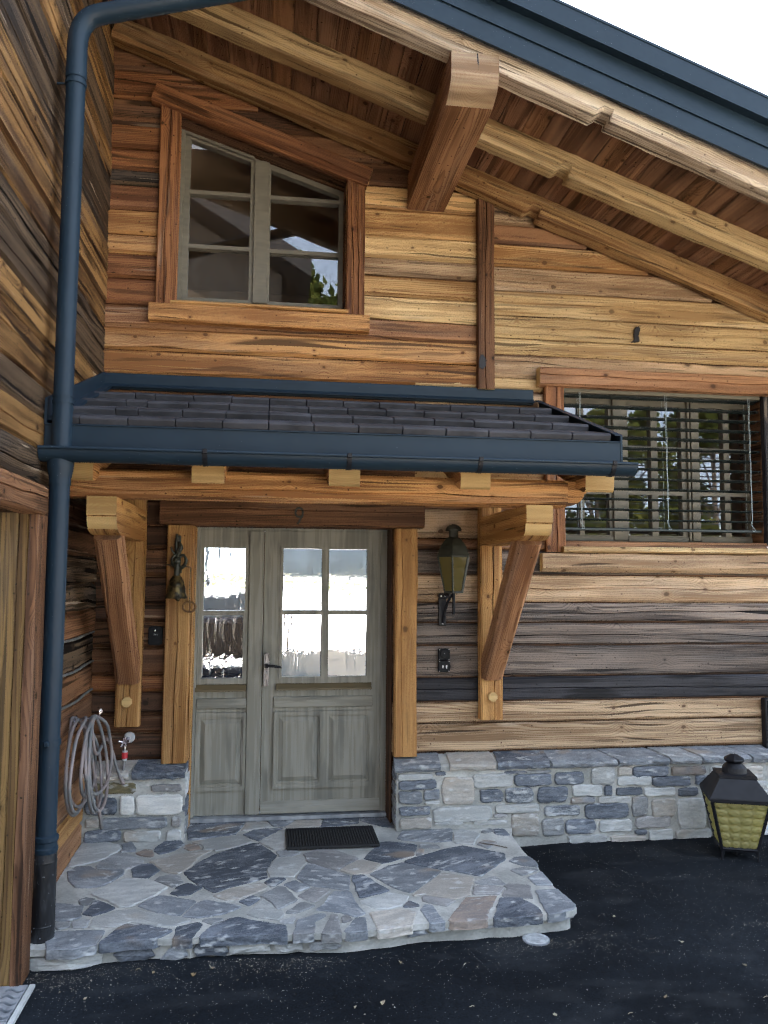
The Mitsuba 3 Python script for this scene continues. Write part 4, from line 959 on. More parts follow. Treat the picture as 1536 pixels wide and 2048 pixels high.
def roof_tile(x0, x1, k):
    """flat interlocking tile: rounded nose, slightly lifted where it lies on the next one"""
    L, ex = .405, .358
    s0 = k * ex
    y0 = -1.468 + s0 * math.cos(math.atan(CS)); z0 = ct(y0) + .002
    dy, dz = math.cos(math.atan(CS)), math.sin(math.atan(CS))
    th = .030
    L = min(L, (1.44 / dy - s0))
    prof = [(.006, -.034), (.0, -.030), (-.002, .002), (.002, .010), (.010, .0145), (.03, .014), (L, .014 - .048 * L / .405), (L, -.044), (.03, -.044)]
    V = []
    t = rng.uniform(-.0025, .0025); q = rng.uniform(-.002, .002)
    for (a, b) in prof:
        V.append((y0 + a * dy - b * dz, z0 + a * dz + b * dy + t))
    c = .0035
    v = []
    for xx, ins in ((x0, c), (x0 + c, 0), (x1 - c, 0), (x1, c)):
        cen = np.mean(V, axis=0)
        for (y, z) in V:
            d = cen - np.array([y, z]); d = d / np.linalg.norm(d)
            v.append((xx, y + d[0] * ins, z + d[1] * ins + q * (1 if xx > (x0 + x1) / 2 else -1)))
    n = len(V); f = []
    i = np.arange(n); j = (i + 1) % n
    for r in range(3):
        f += [np.c_[r * n + i, r * n + j, (r + 1) * n + j], np.c_[r * n + i, (r + 1) * n + j, (r + 1) * n + i]]
    k2 = np.arange(1, n - 1)
    f += [np.c_[k2 * 0, k2, k2 + 1][:, ::-1], np.c_[k2 * 0, k2, k2 + 1] + 3 * n]
    m = trimesh.Trimesh(np.array(v), np.vstack(f), process=False)
    if m.volume < 0: m.invert()
    tile_n[0] += 1
    put(P + '__tile', m, 'tile_concrete', uv=np.tile([tile_n[0] + .5, .5], (len(v), 1)))


for k in range(4):
    xs = [-1.19 + .02 * k, -1.045] + [-1.045 + .2575 * q for q in range(1, 12)] + [2.035] if k == 0 else [-1.19, -.918, -.788] + [-1.045 + .2575 * q for q in range(2, 12)] + [2.035]
    for a, b in zip(xs[:-1], xs[1:]):
        roof_tile(a + .0022, b - .0022, k)
put(P + '__wall_flashing', cat([cbx(XL + .02, 2.038, -.034, -.012, 3.325, 3.447, .003), prism(Polygon([(-.032, 3.36), (-.075, 3.335), (-.078, 3.342), (-.03, 3.372)]), XL + .02, 2.038, 'x')] +
    [cyl((q, -.031, 3.405), (q, -.037, 3.405), .006, 10) for q in np.arange(-1.13, 2.0, .43)]), 'anthracite')
put(P + '__side_flashing', cat([prism(Polygon([(-.03, 3.45), (-1.49, ct(-1.49) + .115), (-1.49, ct(-1.49) - .03), (-.03, 3.32)]), XL + .008, XL + .022, 'x'), prism(Polygon([(-.03, ct(-.03) + .012), (-1.47, ct(-1.47) + .008), (-1.47, ct(-1.47) - .01), (-.03, ct(-.03) - .01)]), XL + .02, XL + .075, 'x')]), 'anthracite')
put(P + '__verge_strip', cat([prism(Polygon([(-.03, ct(-.03) + .022), (-1.492, ct(-1.492) + .018), (-1.492, 2.65), (-.03, ct(-.03) - .12)]), 2.082, 2.094, 'x'), prism(Polygon([(-.03, ct(-.03) + .022), (-1.490, ct(-1.490) + .018), (-1.490, ct(-1.490) + .011), (-.03, ct(-.03) + .015)]), 2.048, 2.084, 'x')]), 'anthracite')
put(P + '__fascia', cat([cbx(XL + .01, 2.090, -1.488, -1.474, 2.640, 2.788, .003), cbx(XL + .01, 2.090, -1.496, -1.470, 2.785, 2.793, .002)]), 'anthracite')
for k, xc in enumerate((-1.075, -.352, .432, 1.222, 2.005)):
    ang = math.atan(CS)
    zt = lambda y: 2.622 + CS * (y + 1.30)
    poly = Polygon([(.0, zt(0) - .115), (-1.30, zt(-1.30) - .115), (-1.335, zt(-1.335) - .108), (-1.352, zt(-1.352) - .090), (-1.358, zt(-1.358) - .05), (-1.360, zt(-1.36)), (0, zt(0))])
    timber_profile(P + '__rafter', poly, xc - .092, xc + .092, AMBER, axis='x', endtone=CUT, along=0)
for k in range(7):
    y0 = -1.46 + k * .204
    for_y = y0 + .1
    timber(P + '__soffit_board', (XL + .03, for_y, ct(for_y) - .09), (2.06, for_y, ct(for_y) - .09), (0, -math.sin(math.atan(CS)), math.cos(math.atan(CS))), .200 / math.cos(math.atan(CS)), .02, DECK, ch=(.003,) * 4, wob=.001)
# front beam with its rounded end
bpoly = [(-1.215, 2.425), (1.86, 2.420)] + [(1.86 + .10 * math.sin(a), 2.495 - .075 * math.cos(a)) for a in np.linspace(.2, 1.5, 7)] + [(1.985, 2.50), (1.985, 2.53), (1.96, 2.575), (1.96, 2.60), (-1.215, 2.60)]
mb, ub = beam((-1.215, -1.115, 2.508), (1.86, -1.115, 2.505), (0, 0, 1), .17, .165, AMBER, ch=(.016, .02, .004, .010), wob=.007, cracks=((.34, .010),))
put(P + '__beam', mb, 'wood', smooth=True, uv=ub)
epoly = [(1.845, 2.424)] + [(1.845 + .125 * math.sin(a), 2.512 - .088 * math.cos(a)) for a in np.linspace(.15, 1.45, 8)] + [(1.985, 2.512), (1.985, 2.54), (1.955, 2.585), (1.845, 2.588)]
timber_profile(P + '__beam__carved_end', Polygon(epoly), -1.198, -1.032, AMBER, axis='y', endtone=CUT, along=0)
# gutter
gr_, gy, gz = .066, -1.548, 2.640
th = np.linspace(math.pi, 2 * math.pi, 15)
oc = [(gy + gr_ * math.cos(a), gz + gr_ * math.sin(a)) for a in th]
ic = [(gy + (gr_ - .004) * math.cos(a), gz + (gr_ - .004) * math.sin(a)) for a in th[::-1]]
put(P + '__gutter', cat([prism(Polygon(oc + ic), XL + .015, 2.128, 'x'), cyl((XL + .015, gy - gr_ - .002, gz + .002), (2.128, gy - gr_ - .002, gz + .002), .009, 10),
                         prism(Polygon(oc), 2.124, 2.131, 'x'), prism(Polygon(oc), XL + .014, XL + .02, 'x')]), 'anthracite', smooth=35)
for xc in (-.352, .435, 1.185, 1.985):
    o2 = [(gy + (gr_ + .004) * math.cos(a), gz + (gr_ + .004) * math.sin(a)) for a in th]
    put(P + '__gutter_hook', cat([prism(Polygon(o2 + oc[::-1]), xc - .013, xc + .013, 'x'), cbx(xc - .013, xc + .013, gy - gr_ - .016, gy - gr_ - .006, gz - .01, gz + .016, .003)]), 'black_iron')


def bracket(xc, w):
    b = P + '__bracket'
    key = numbered(b)
    pp = [(-.012, 2.50), (-.105, 2.50), (-.105, .955), (-.095, .925), (-.075, .912), (-.012, .912)]
    # the upright, with softly worn arrises
    m, uv = beam((xc, -.058, .915), (xc, -.058, 2.52), (-1, 0, 0), .095, w, TRIM, ch=(.014,) * 4, wob=.005, cracks=((.46, .014),))
    put(key, m, 'wood', smooth=True, uv=uv)
    arm = [(-.10, 2.428), (-1.205, 2.428), (-1.205, 2.318), (-1.188, 2.312)] + [(-1.03 - .155 * math.sin(a), 2.29 - .078 * math.cos(a)) for a in np.linspace(1.45, .1, 8)] + [(-.98, 2.212), (-.10, 2.212)]
    timber_profile(key + '__arm', Polygon(arm), xc - w / 2, xc + w / 2, TRIM, axis='x', endtone=CUT, along=0)
    m, uv = beam((xc, -.075, 1.262), (xc, -.965, 2.235), (1, 0, 0), .155, w * .93, ROSE, ch=(.022,) * 4, wob=.007, cracks=((.52, .022),), endtone=ROSE)
    put(key + '__brace', m, 'wood', smooth=True, uv=uv)
    oc_ = [(.036 * math.cos(a), .036 * math.sin(a)) for a in np.arange(8) * math.pi / 4 + .39]
    pm = prism(Polygon([(xc + a, 1.088 + c) for a, c in oc_]), -.135, -.10)
    put(key + '__peg', pm, 'wood', uv=wuv(pm.vertices[:, 0] - xc, pm.vertices[:, 2] - 1.088, CUT + 32, 77))
    return key


tag(bracket(-.962, .168), 'bracket of post, arm and sloping brace near the drainpipe')
tag(bracket(1.672, .172), 'bracket of post, arm and sloping brace beside the wall lantern')

# ---------------------------------------------------------------- downpipe
W = 'downpipe'
labels[W] = {'label': 'tall bluish grey metal downpipe bending under the eaves above the terrace', 'category': 'drainpipe'}
px, py, pr_ = -1.118, -1.520, .0515
el = smooth_path([(px, py, 4.86), (px, py, 4.95), (px + .012, py, 5.03), (px + .05, py, 5.10), (px + .13, py, 5.145), (px + .23, py, 5.175)], 24)
put(W + '__pipe', tube(np.vstack([[(px, py, 2.56)], [(px, py, 4.80)]]), pr_, 28), 'anthracite', smooth=40)
put(W + '__elbow', tube(np.vstack([[(px, py, 4.80)], el, [(px + 1.4, py, 5.53)]]), pr_ * 1.06, 28), 'anthracite', smooth=40)
for c0, c1 in ((4.74, 4.80), (2.895, 2.912), (2.93, 2.942)):
    put(W + '__collar', cyl((px, py, c0), (px, py, c1), pr_ * 1.09, 28), 'anthracite', smooth=40)
put(W + '__funnel', revolve([(.001, 2.62), (.068, 2.62), (.0695, 2.575), (.066, 2.54), (.058, 2.50), (.0555, 2.485), (.0555, 2.455), (.001, 2.455)], (px, py, 0), n=28), 'anthracite', smooth=35)
put(W + '__pipe', cyl((px, py, .56), (px, py, 2.52), pr_, 28), 'anthracite', smooth=40)
put(W + '__clip', cat([cyl((px, py, 1.085), (px, py, 1.112), pr_ + .006, 28), cbx(px - .012, px + .012, py - pr_ - .022, py - pr_, 1.085, 1.112), cyl((px, py, 1.10), (XL, py, 1.10), .006, 8)]), 'anthracite', smooth=40)
put(W + '__clip', cat([cyl((px, py, 4.70), (px, py, 4.722), pr_ + .006, 28), cyl((px, py, 4.71), (XL, py, 4.71), .006, 8)]), 'anthracite', smooth=40)
put(W + '__socket', revolve([(.001, .54), (.060, .54), (.063, .55), (.063, .565), (.058, .57), (.058, .595), (.064, .602), (.064, .622), (.053, .63), (.001, .63)], (px, py, 0), n=28), 'anthracite', smooth=35)
k = put(W + '__stand_pipe', revolve([(.001, .105), (.0615, .105), (.0615, .175), (.0625, .178), (.0625, .183), (.0605, .186), (.0595, .49), (.0615, .495), (.0615, .500), (.0590, .505), (.0585, .545), (.001, .545)], (px, py, 0), n=28), 'cast_iron', smooth=30)
tag(k, 'black scuffed cast iron foot of the downpipe')

# ---------------------------------------------------------------- terrace
slab_z = lambda y: .15 + .03 * (y + .16)
tag('stone_terrace', 'raised terrace of irregular slate flagstones in pale mortar', kind='structure')
edge = Polygon([(-1.235, .2), (-1.235, EDGE[1][1])] + [e for e in EDGE[1:]] + [(1.80, -.17), (.95, -.17), (.93, .2)])


def densify(P, step, amp, seed):
    r = np.array(P.exterior.coords)
    out = []
    for a, b in zip(r[:-1], r[1:]):
        n = max(1, int(np.hypot(*(b - a)) / step))
        out += [a + (b - a) * k / n for k in range(n)]
    out = np.array(out)
    jx = meshkit.fbm(np.c_[out * 16, out[:, :1] * 0 + seed], 3, 1) - .5
    jy = meshkit.fbm(np.c_[out * 16, out[:, :1] * 0 + seed + 9], 3, 2) - .5
    return Polygon(out + amp * np.c_[jx, jy]).buffer(0)


def layer(P, top, bottom, zoff=0.0, rough=0.0, inset=.0, step=.03):
    """a slab with the outline P between two sloping levels, its upper edge worn back"""
    if P.geom_type != 'Polygon': P = max(P.geoms, key=lambda g: g.area)
    r = np.array(P.exterior.coords)[:-1]
    Q = P.buffer(-inset) if inset else P
    if Q.is_empty or Q.geom_type != 'Polygon': Q = P
    n = len(r)
    cen = np.array(P.centroid.coords[0])
    inn = r + (cen - r) / np.maximum(np.linalg.norm(cen - r, axis=1, keepdims=True), .02) * inset
    tv, tf = trimesh.creation.triangulate_polygon(Polygon(inn).buffer(0), engine='earcut')
    z = lambda xy, o: slab_z(xy[:, 1]) + o
    rg_ = rough * (meshkit.fbm(np.c_[tv * 9, tv[:, :1] * 0 + zoff * 300], 3, 5) - .5)
    v = [np.c_[r, z(r, bottom)], np.c_[r, z(r, top - inset * .8)], np.c_[inn, z(inn, top)], np.c_[tv, z(tv, top) + rg_ * 0]]
    i = np.arange(n); j = (i + 1) % n
    f = []
    for a in (0, 1): f += [np.c_[a * n + i, a * n + j, (a + 1) * n + j], np.c_[a * n + i, (a + 1) * n + j, (a + 1) * n + i]]
    tf = np.asarray(tf) + 3 * n
    V = np.vstack(v)
    nz = np.cross(V[tf[:, 1]] - V[tf[:, 0]], V[tf[:, 2]] - V[tf[:, 0]])[:, 2]
    tf[nz < 0] = tf[nz < 0][:, ::-1]
    F = np.vstack(f)
    area = Polygon(r).exterior.is_ccw
    if not area: F = F[:, ::-1]
    return trimesh.Trimesh(V, np.vstack([F, tf]), process=False)


body = densify(edge.buffer(-.03).union(sbox(-1.23, -.3, 1.6, .2).intersection(edge)), .03, .02, 4.0)
top = densify(edge, .03, .006, 2.0)
put('stone_terrace', cat([layer(body, -.02, -.30), layer(top, .0, -.032)]), 'mortar')
labels['stone_terrace'] = {'label': 'raised terrace of irregular slate flagstones in pale mortar', 'kind': 'structure'}
laid = Polygon()
front = np.array(EDGE)[1:27]
for q, (t, pts) in enumerate(FLAGS):
    # stones along the front reach over the edge as a riven lip
    pts = [(x, y - .06) if y - np.interp(x, front[:, 0], front[:, 1]) < .075 and x < 1.70 else (x, y) for x, y in pts]
    Pg = Polygon(pts).buffer(0).buffer(.009, join_style=1).intersection(edge.buffer(.016)).difference(laid)
    if Pg.is_empty or Pg.area < .001: continue
    if Pg.geom_type != 'Polygon': Pg = max(Pg.geoms, key=lambda g: g.area)
    laid = laid.union(Pg.buffer(.009))
    Pg = Pg.buffer(-.014).buffer(.014)
    if Pg.is_empty: continue
    if Pg.geom_type != 'Polygon': Pg = max(Pg.geoms, key=lambda g: g.area)
    Pg = densify(Pg, .014, .020, q * 1.7)
    if Pg.geom_type != 'Polygon': Pg = max(Pg.geoms, key=lambda g: g.area)
    m = layer(Pg, .005 + .004 * rng.random(), -.042, zoff=q, inset=.005)
    put('stone_terrace__flagstone', m, 'stone', uv=stone_uv(len(m.vertices), t))
ex = np.array(EDGE)
for t, pts in FACE:
    pts = np.array(pts)
    Pg = densify(Polygon(pts).buffer(0), .025, .014, pts[0, 0] * 3)
    if Pg.geom_type != 'Polygon': Pg = max(Pg.geoms, key=lambda g: g.area)
    r = np.array(Pg.exterior.coords)[:-1]
    o = np.argsort(ex[:27, 0])
    yf = np.interp(r[:, 0], ex[:27, 0][o], ex[:27, 1][o]) + .030
    zc = np.minimum(r[:, 1], slab_z(yf) - .032)
    n = len(r)
    c = np.array([r[:, 0].mean(), yf.mean() - .022, zc.mean()])
    ring1 = np.c_[r[:, 0], yf + .03, zc]; ring2 = np.c_[r[:, 0], yf - .014, zc]
    ring3 = ring2 + (c - ring2) * .25 - np.array([0, .006, 0]) + np.c_[r[:, :1] * 0, .012 * (meshkit.fbm(ring2 * 25, 3, 3) - .5), r[:, :1] * 0]
    V = np.vstack([ring1, ring2, ring3, c[None] - [0, .004, 0]])
    i = np.arange(n); j = (i + 1) % n
    F = []
    for a in (0, 1): F += [np.c_[a * n + i, a * n + j, (a + 1) * n + j], np.c_[a * n + i, (a + 1) * n + j, (a + 1) * n + i]]
    F.append(np.c_[2 * n + i, 2 * n + j, i * 0 + 3 * n])
    m = trimesh.Trimesh(V, np.vstack(F), process=False)
    if m.face_normals[-n:].mean(0)[1] > 0: m.invert()
    put('stone_terrace__edge_stone', m, 'stone', uv=stone_uv(len(V), t))

# ---------------------------------------------------------------- the blind
B = 'outdoor_blind'
labels[B] = {'label': 'dark outdoor venetian blind hanging half open over the wide window', 'category': 'blind'}
tilt = math.radians(6)
for k, z in enumerate(np.r_[3.436, np.linspace(3.353, 2.440, 12)]):
    a = np.linspace(-.040, .040, 7)
    cr_ = .006 * (1 - (a / .040) ** 2)
    yy = .060 + a * math.cos(tilt); zz = z + a * math.sin(tilt) * -1 + cr_
    pts = list(zip(yy, zz + .0008)) + list(zip(yy[::-1], zz[::-1] - .0008))
    sl = cat([prism(Polygon(pts), 2.292, 4.0, 'x'), cyl((2.292, yy[0], zz[0]), (4.0, yy[0], zz[0]), .0026, 6)] + ([cbx(3.985, 4.012, .052, .068, z - .004, z + .006)] if k % 2 else []))
    put(B + '__slat', sl, 'slat_metal')
put(B + '__bottom_rail', cbx(2.292, 4.0, .035, .085, 2.352, 2.376, .005), 'slat_metal')
put(B + '__head_box', cbx(2.285, 4.005, .02, .11, 3.455, 3.502, .003), 'window_paint')
for xc in (2.447, 3.176, 3.905):
    put(B + '__cord', cat([tube([(xc, .018, 3.46), (xc, .018, 2.37)], .0016, 6), tube([(xc - .014, .014, 3.46), (xc - .006, .014, 2.45)], .0020, 6), tube(smooth_path([(xc - .006, .014, 2.45), (xc - .012, .012, 2.41), (xc + .006, .012, 2.388), (xc + .018, .012, 2.372), (xc - .006, .012, 2.366)], 16), .0020, 6), tube([(xc + .004, .102, 3.46), (xc + .004, .102, 2.37)], .0016, 6)]), 'cord', smooth=True)
tag(put('small_tag', cbx(3.992, 4.03, -.03, -.026, 2.225, 2.240, .001), 'white_dot'), 'tiny white tag at the lower end of the blind rail', 'tag')

# ---------------------------------------------------------------- things on the wall
# iron house number
N = put('house_number', (lambda m: (m.apply_transform(np.array([[.82, 0, 0, 0], [0, 0, -1, 0], [0, 1, 0, 0], [0, 0, 0, 1.0]])), m.apply_translation((.170, -.108, 2.352)), m)[-1])(meshkit.text_mesh('9', .128, .012, bold=False)), 'old_iron')
tag(N, 'iron house number nine on the beam above the door', 'house number')

# lantern on the wall
WL = 'wall_lantern'
labels[WL] = {'label': 'old hanging six-sided lantern with dim amber glass beside the door', 'category': 'lantern'}
lc = np.array([1.362, -.175])


def hexring(r, z, c=lc, n=6, rot=.22):
    a = np.arange(n) * 2 * math.pi / n + rot
    return np.c_[c[0] + r * np.cos(a), c[1] + r * np.sin(a), np.full(n, z)]


def loft(rings, cap=True):
    n = len(rings[0]); V = np.vstack(rings); f = []
    i = np.arange(n); j = (i + 1) % n
    for k in range(len(rings) - 1): f += [np.c_[k * n + i, k * n + j, (k + 1) * n + j], np.c_[k * n + i, (k + 1) * n + j, (k + 1) * n + i]]
    if cap:
        q = np.arange(1, n - 1)
        f += [np.c_[q * 0, q + 1, q], np.c_[q * 0, q, q + 1] + (len(rings) - 1) * n]
    m = trimesh.Trimesh(V, np.vstack(f), process=False)
    if cap and m.volume < 0: m.invert()
    return m


RT, RB = .126, .072
top6, bot6 = hexring(RT, 2.128), hexring(RB, 1.868)
put(WL + '__roof', cat([loft([hexring(.132, 2.122), hexring(.135, 2.132), hexring(.105, 2.205), hexring(.062, 2.262), hexring(.040, 2.272)]), cyl((lc[0], lc[1], 2.268), (lc[0], lc[1], 2.322), .036, 16), revolve([(.001, 2.318), (.058, 2.318), (.060, 2.330), (.046, 2.352), (.022, 2.366), (.001, 2.370)], (lc[0], lc[1], 0), n=20)]), 'old_iron')
put(WL + '__frame', cat([tube([top6[k], bot6[k]], .0072, 6) for k in range(6)] + [loft([hexring(.078, 1.858), hexring(.078, 1.872), hexring(.066, 1.876)])] + [tube(np.vstack([top6, top6[:1]]), .006, 6)]), 'old_iron')


def bullseye(p00, p10, p11, p01, nu, nv_, r, sub=9, amp=.004):
    """a pane set with pressed roundels; corners bottom-left, bottom-right, top-right, top-left"""
    p00, p10, p11, p01 = map(np.asarray, (p00, p10, p11, p01))
    U, V = np.meshgrid(np.linspace(0, 1, nu * sub + 1), np.linspace(0, 1, nv_ * sub + 1))
    P_ = (p00[None, None] * ((1 - U) * (1 - V))[..., None] + p10 * (U * (1 - V))[..., None] + p11 * (U * V)[..., None] + p01 * ((1 - U) * V)[..., None])
    fu = (U * nu + .5 * (np.floor(np.clip(V * nv_, 0, nv_ - 1e-6)) % 2) * 0) % 1 - .5; fv = (V * nv_) % 1 - .5
    d = np.hypot(fu, fv) / .46
    h = np.where(d < 1, 1.0 - .8 * np.exp(-((d - .8) / .16) ** 2) - .75 * d * d * (d < .8) * .0, 0)
    h = np.where(d < 1, np.sqrt(np.maximum(1 - d * d, 0)), 0) - .35 * np.exp(-(d / .25) ** 2)
    nrm = unit(np.cross(p10 - p00, p01 - p00))
    P_ = P_ + (amp * h)[..., None] * nrm
    nx, ny = U.shape[1], U.shape[0]
    i = (np.arange(ny - 1)[:, None] * nx + np.arange(nx - 1)).ravel()
    return trimesh.Trimesh(P_.reshape(-1, 3), np.vstack([np.c_[i, i + 1, i + nx + 1], np.c_[i, i + nx + 1, i + nx]]), process=False)


for k in range(6):
    q = (k + 1) % 6
    put(WL + '__pane', bullseye(bot6[k], bot6[q], top6[q], top6[k], 1, 3, .04), 'dim_amber_glass', smooth=True)
put(WL + '__bracket', cat([cbx(1.281, 1.340, -.030, -.012, 1.607, 1.852, .003), cbx(1.281, 1.372, -.040, -.026, 1.812, 1.852, .003), cbx(1.322, 1.340, -.185, -.030, 1.832, 1.858, .003), tube(smooth_path([(1.314, -.034, 1.63), (1.318, -.06, 1.70), (1.332, -.12, 1.79), (1.350, -.17, 1.845)], 14), .010, 8), cyl((1.362, -.175, 1.70), (1.362, -.175, 1.862), .011, 10)]), 'black_iron')
put(WL + '__screw', cat([cyl((x, -.030 - .012 * (z > 1.7), z), (x, -.036 - .012 * (z > 1.7), z), .006, 10) for x, z in ((1.296, 1.832), (1.326, 1.832), (1.310, 1.625))]), 'white_dot')

# lantern standing on the ground
GL = 'floor_lantern'
labels[GL] = {'label': 'large black four-sided lantern with yellow bottle glass standing on the asphalt', 'category': 'lantern'}
gc = np.array([3.352, -.52])
ga = math.radians(-20)


def q4(r, z, dx=0.0):
    a = np.arange(4) * math.pi / 2 + math.pi / 4 + ga
    return np.c_[gc[0] + dx + r * math.sqrt(2) * np.cos(a), gc[1] + r * math.sqrt(2) * np.sin(a), np.full(4, z)]


tp, bt = q4(.192, .432), q4(.118, .080)
put(GL + '__hood', cat([loft([q4(.204, .418), q4(.206, .440), q4(.204, .446), q4(.122, .566), q4(.126, .570), q4(.126, .586), q4(.110, .59)]), revolve([(.001, .585), (.085, .588), (.080, .625), (.052, .655), (.030, .662), (.001, .662)], (gc[0], gc[1], 0), n=24),
    loft([np.c_[gc[0] + r * np.cos(np.arange(6) * math.pi / 3), gc[1] + r * np.sin(np.arange(6) * math.pi / 3), np.full(6, z)] for r, z in ((.03, .655), (.068, .668), (.078, .678), (.072, .686), (.028, .712), (.012, .716))])]), 'black_iron')
fr = []
for k in range(4):
    a, b = tp[k], bt[k]
    fr.append(tube([a, b, b + (b - a) * .10], .013, 4))
for ring, rr in ((q4(.190, .424), .012), (q4(.119, .084), .012)):
    for k in range(4): fr.append(tube([ring[k], ring[(k + 1) % 4]], rr, 4))
fr.append(loft([q4(.118, .066), q4(.120, .078)]))
put(GL + '__frame', cat(fr), 'black_iron')
put(GL + '__foot', cat([cyl((gc[0], gc[1], .072), (gc[0] - .005, gc[1], -.004), .012, 8, .007)] + [cyl((b[0], b[1], .068), (b[0], b[1], -.003), .007, 8) for b in bt]), 'black_iron')
tq, bq = q4(.184, .424), q4(.114, .088)
for k in range(4):
    q = (k + 1) % 4
    put(GL + '__pane', bullseye(bq[k], bq[q], tq[q], tq[k], 4, 6, .03, sub=14, amp=.013), 'amber_glass', smooth=True)

# door bell
BL = 'door_bell'
labels[BL] = {'label': 'ornate bronze bell with a pull ring on the timber left of the door', 'category': 'bell'}
bc = (-.640, -.185)
put(BL + '__bell', revolve([(.001, 1.975), (.024, 1.972), (.036, 1.958), (.052, 1.925), (.062, 1.885), (.066, 1.850), (.075, 1.822), (.078, 1.812), (.070, 1.812), (.058, 1.84), (.001, 1.95)], (bc[0], bc[1], 0), n=28), 'bronze', smooth=35)
put(BL + '__clapper', cat([trimesh.creation.icosphere(2, .016).apply_translation((bc[0] + .012, bc[1], 1.808)), cyl((bc[0], bc[1], 1.95), (bc[0] + .012, bc[1], 1.81), .004, 8)]), 'bronze', smooth=True)
orn = [cyl((bc[0], bc[1], 1.962), (bc[0], bc[1], 2.055), .021, 12, .016), trimesh.creation.icosphere(2, .028).apply_translation((bc[0] - .004, bc[1] + .02, 2.075)),
       tube(smooth_path([(bc[0], -.12, 2.02), (bc[0] + .05, -.15, 2.05), (bc[0] + .058, -.16, 2.09), (bc[0] + .035, -.155, 2.118), (bc[0] + .018, -.15, 2.10)], 20), np.linspace(.016, .008, 20), 8),
       tube(smooth_path([(bc[0], -.12, 2.04), (bc[0] - .035, -.15, 2.06), (bc[0] - .032, -.155, 2.10), (bc[0] - .012, -.15, 2.12)], 20), np.linspace(.015, .008, 20), 8),
       tube(smooth_path([(bc[0], -.13, 2.09), (bc[0] + .006, -.15, 2.14), (bc[0] + .018, -.15, 2.185), (bc[0] + .008, -.14, 2.205), (bc[0] - .008, -.135, 2.19)], 20), np.linspace(.022, .010, 20), 8),
       tube(smooth_path([(bc[0] - .006, -.13, 2.12), (bc[0] - .014, -.135, 2.20), (bc[0] - .010, -.125, 2.27)], 12), np.linspace(.018, .006, 12), 8),
       tube(smooth_path([(bc[0] - .01, -.13, 2.12), (bc[0] - .038, -.15, 2.145), (bc[0] - .048, -.15, 2.178)], 12), np.linspace(.011, .003, 12), 8),
       tube(smooth_path([(bc[0] + .01, -.13, 2.15), (bc[0] + .03, -.15, 2.17), (bc[0] + .028, -.155, 2.19)], 10), np.linspace(.010, .004, 10), 8),
       cbx(bc[0] - .016, bc[0] + .016, -.118, -.103, 1.99, 2.26, .004), cyl((bc[0] + .020, bc[1], 2.0), (bc[0] + .034, bc[1], 2.0), .012, 8)]
put(BL + '__holder', cat(orn), 'old_iron', smooth=40)
put(BL + '__rod', cat([tube([(-.716, -.17, 2.049), (-.548, -.17, 2.033)], .004, 6), tube([(-.548, -.17, 2.033), (-.550, -.165, 1.90), (-.547, -.16, 1.79)], .0028, 6)]), 'old_iron')
rp = np.array([(-.550 + .044 * math.cos(a), -.158, 1.752 + .036 * math.sin(a)) for a in np.linspace(0, 2 * math.pi, 25)[:-1]])
put(BL + '__pull_ring', cat([tube(rp, .0065, 8, closed=True), tube([(-.547, -.16, 1.79), (-.548, -.158, 1.716)], .005, 6)]), 'rust', smooth=True)

# key box, intercom
KB = 'key_box'
labels[KB] = {'label': 'small black rounded key safe on the boards left of the door', 'category': 'key box'}
kb = Polygon([(-.841, 1.475), (-.743, 1.475), (-.743, 1.607), (-.841, 1.607)]).buffer(-.018).buffer(.018)
put(KB + '__case', cat([prism(kb, -.052, -.012), prism(kb.buffer(-.008), -.060, -.051)]), 'black_plastic')
put(KB + '__badge', cyl((-.792, -.060, 1.580), (-.792, -.0625, 1.580), .006, 12), 'white_dot')
tx = meshkit.text_mesh('abus', .011, .0015)
tx.apply_transform(np.array([[1, 0, 0, -.806], [0, 0, -1, -.0602], [0, 1, 0, 1.548], [0, 0, 0, 1.0]]))
put(KB + '__lettering', tx, 'grey_plastic')
IC = 'intercom'
labels[IC] = {'label': 'narrow black door station with round speaker and two white buttons', 'category': 'intercom'}
put(IC + '__plate', cat([cbx(1.279, 1.367, -.034, -.012, 1.352, 1.438, .004), cbx(1.279, 1.367, -.034, -.012, 1.262, 1.348, .004)]), 'black_plastic')
put(IC + '__speaker', revolve([(.001, .004), (.030, .004), (.034, 0.0), (.034, -.004), (.001, -.004)], (1.325, -.036, 1.398), (0, -1, 0)), 'black_plastic', smooth=30)
for x in (1.312, 1.340): put(IC + '__button', cbx(x - .005, x + .005, -.040, -.033, 1.292, 1.316, .002), 'white_dot')
put(IC + '__screw', cat([cyl((x, -.033, z), (x, -.0365, z), .0035, 8) for x in (1.287, 1.359) for z in (1.430, 1.358, 1.341, 1.269)] + [cyl((1.325, -.039, 1.400), (1.325, -.0415, 1.400), .0025, 8)]), 'white_dot')

# iron pieces left in the old boards
ir = Polygon([(-.02, .0), (.045, .004), (.050, .03), (.040, .05), (.052, .09), (.058, .115), (.046, .132), (.024, .128), (.008, .10), (.004, .06), (.006, .02)])
tag(put('iron_fitting', prism(Polygon([(2.885 + a, 3.876 + b) for a, b in ir.exterior.coords[:-1]]), -.030, -.008), 'tar'), 'dark iron fitting stuck on a pale board above the wide window', 'iron fitting')
tag(put('tar_patch', prism(Polygon([(1.592, 3.60), (1.622, 3.585), (1.645, 3.615), (1.640, 3.68), (1.622, 3.705), (1.604, 3.70), (1.590, 3.66)]), -.070, -.062), 'tar'), 'black tarry patch low on the dark upright board', 'tar patch')

# far right upright: edge of the neighbouring door
tag(put('shutter_post', cat([cbx(3.905, 3.985, -.075, -.012, .64, 1.035, .006), cbx(3.925, 3.965, -.085, -.07, .66, 1.02, .004)]), 'black_iron'), 'dark upright post at the end of the lower boards', 'post')

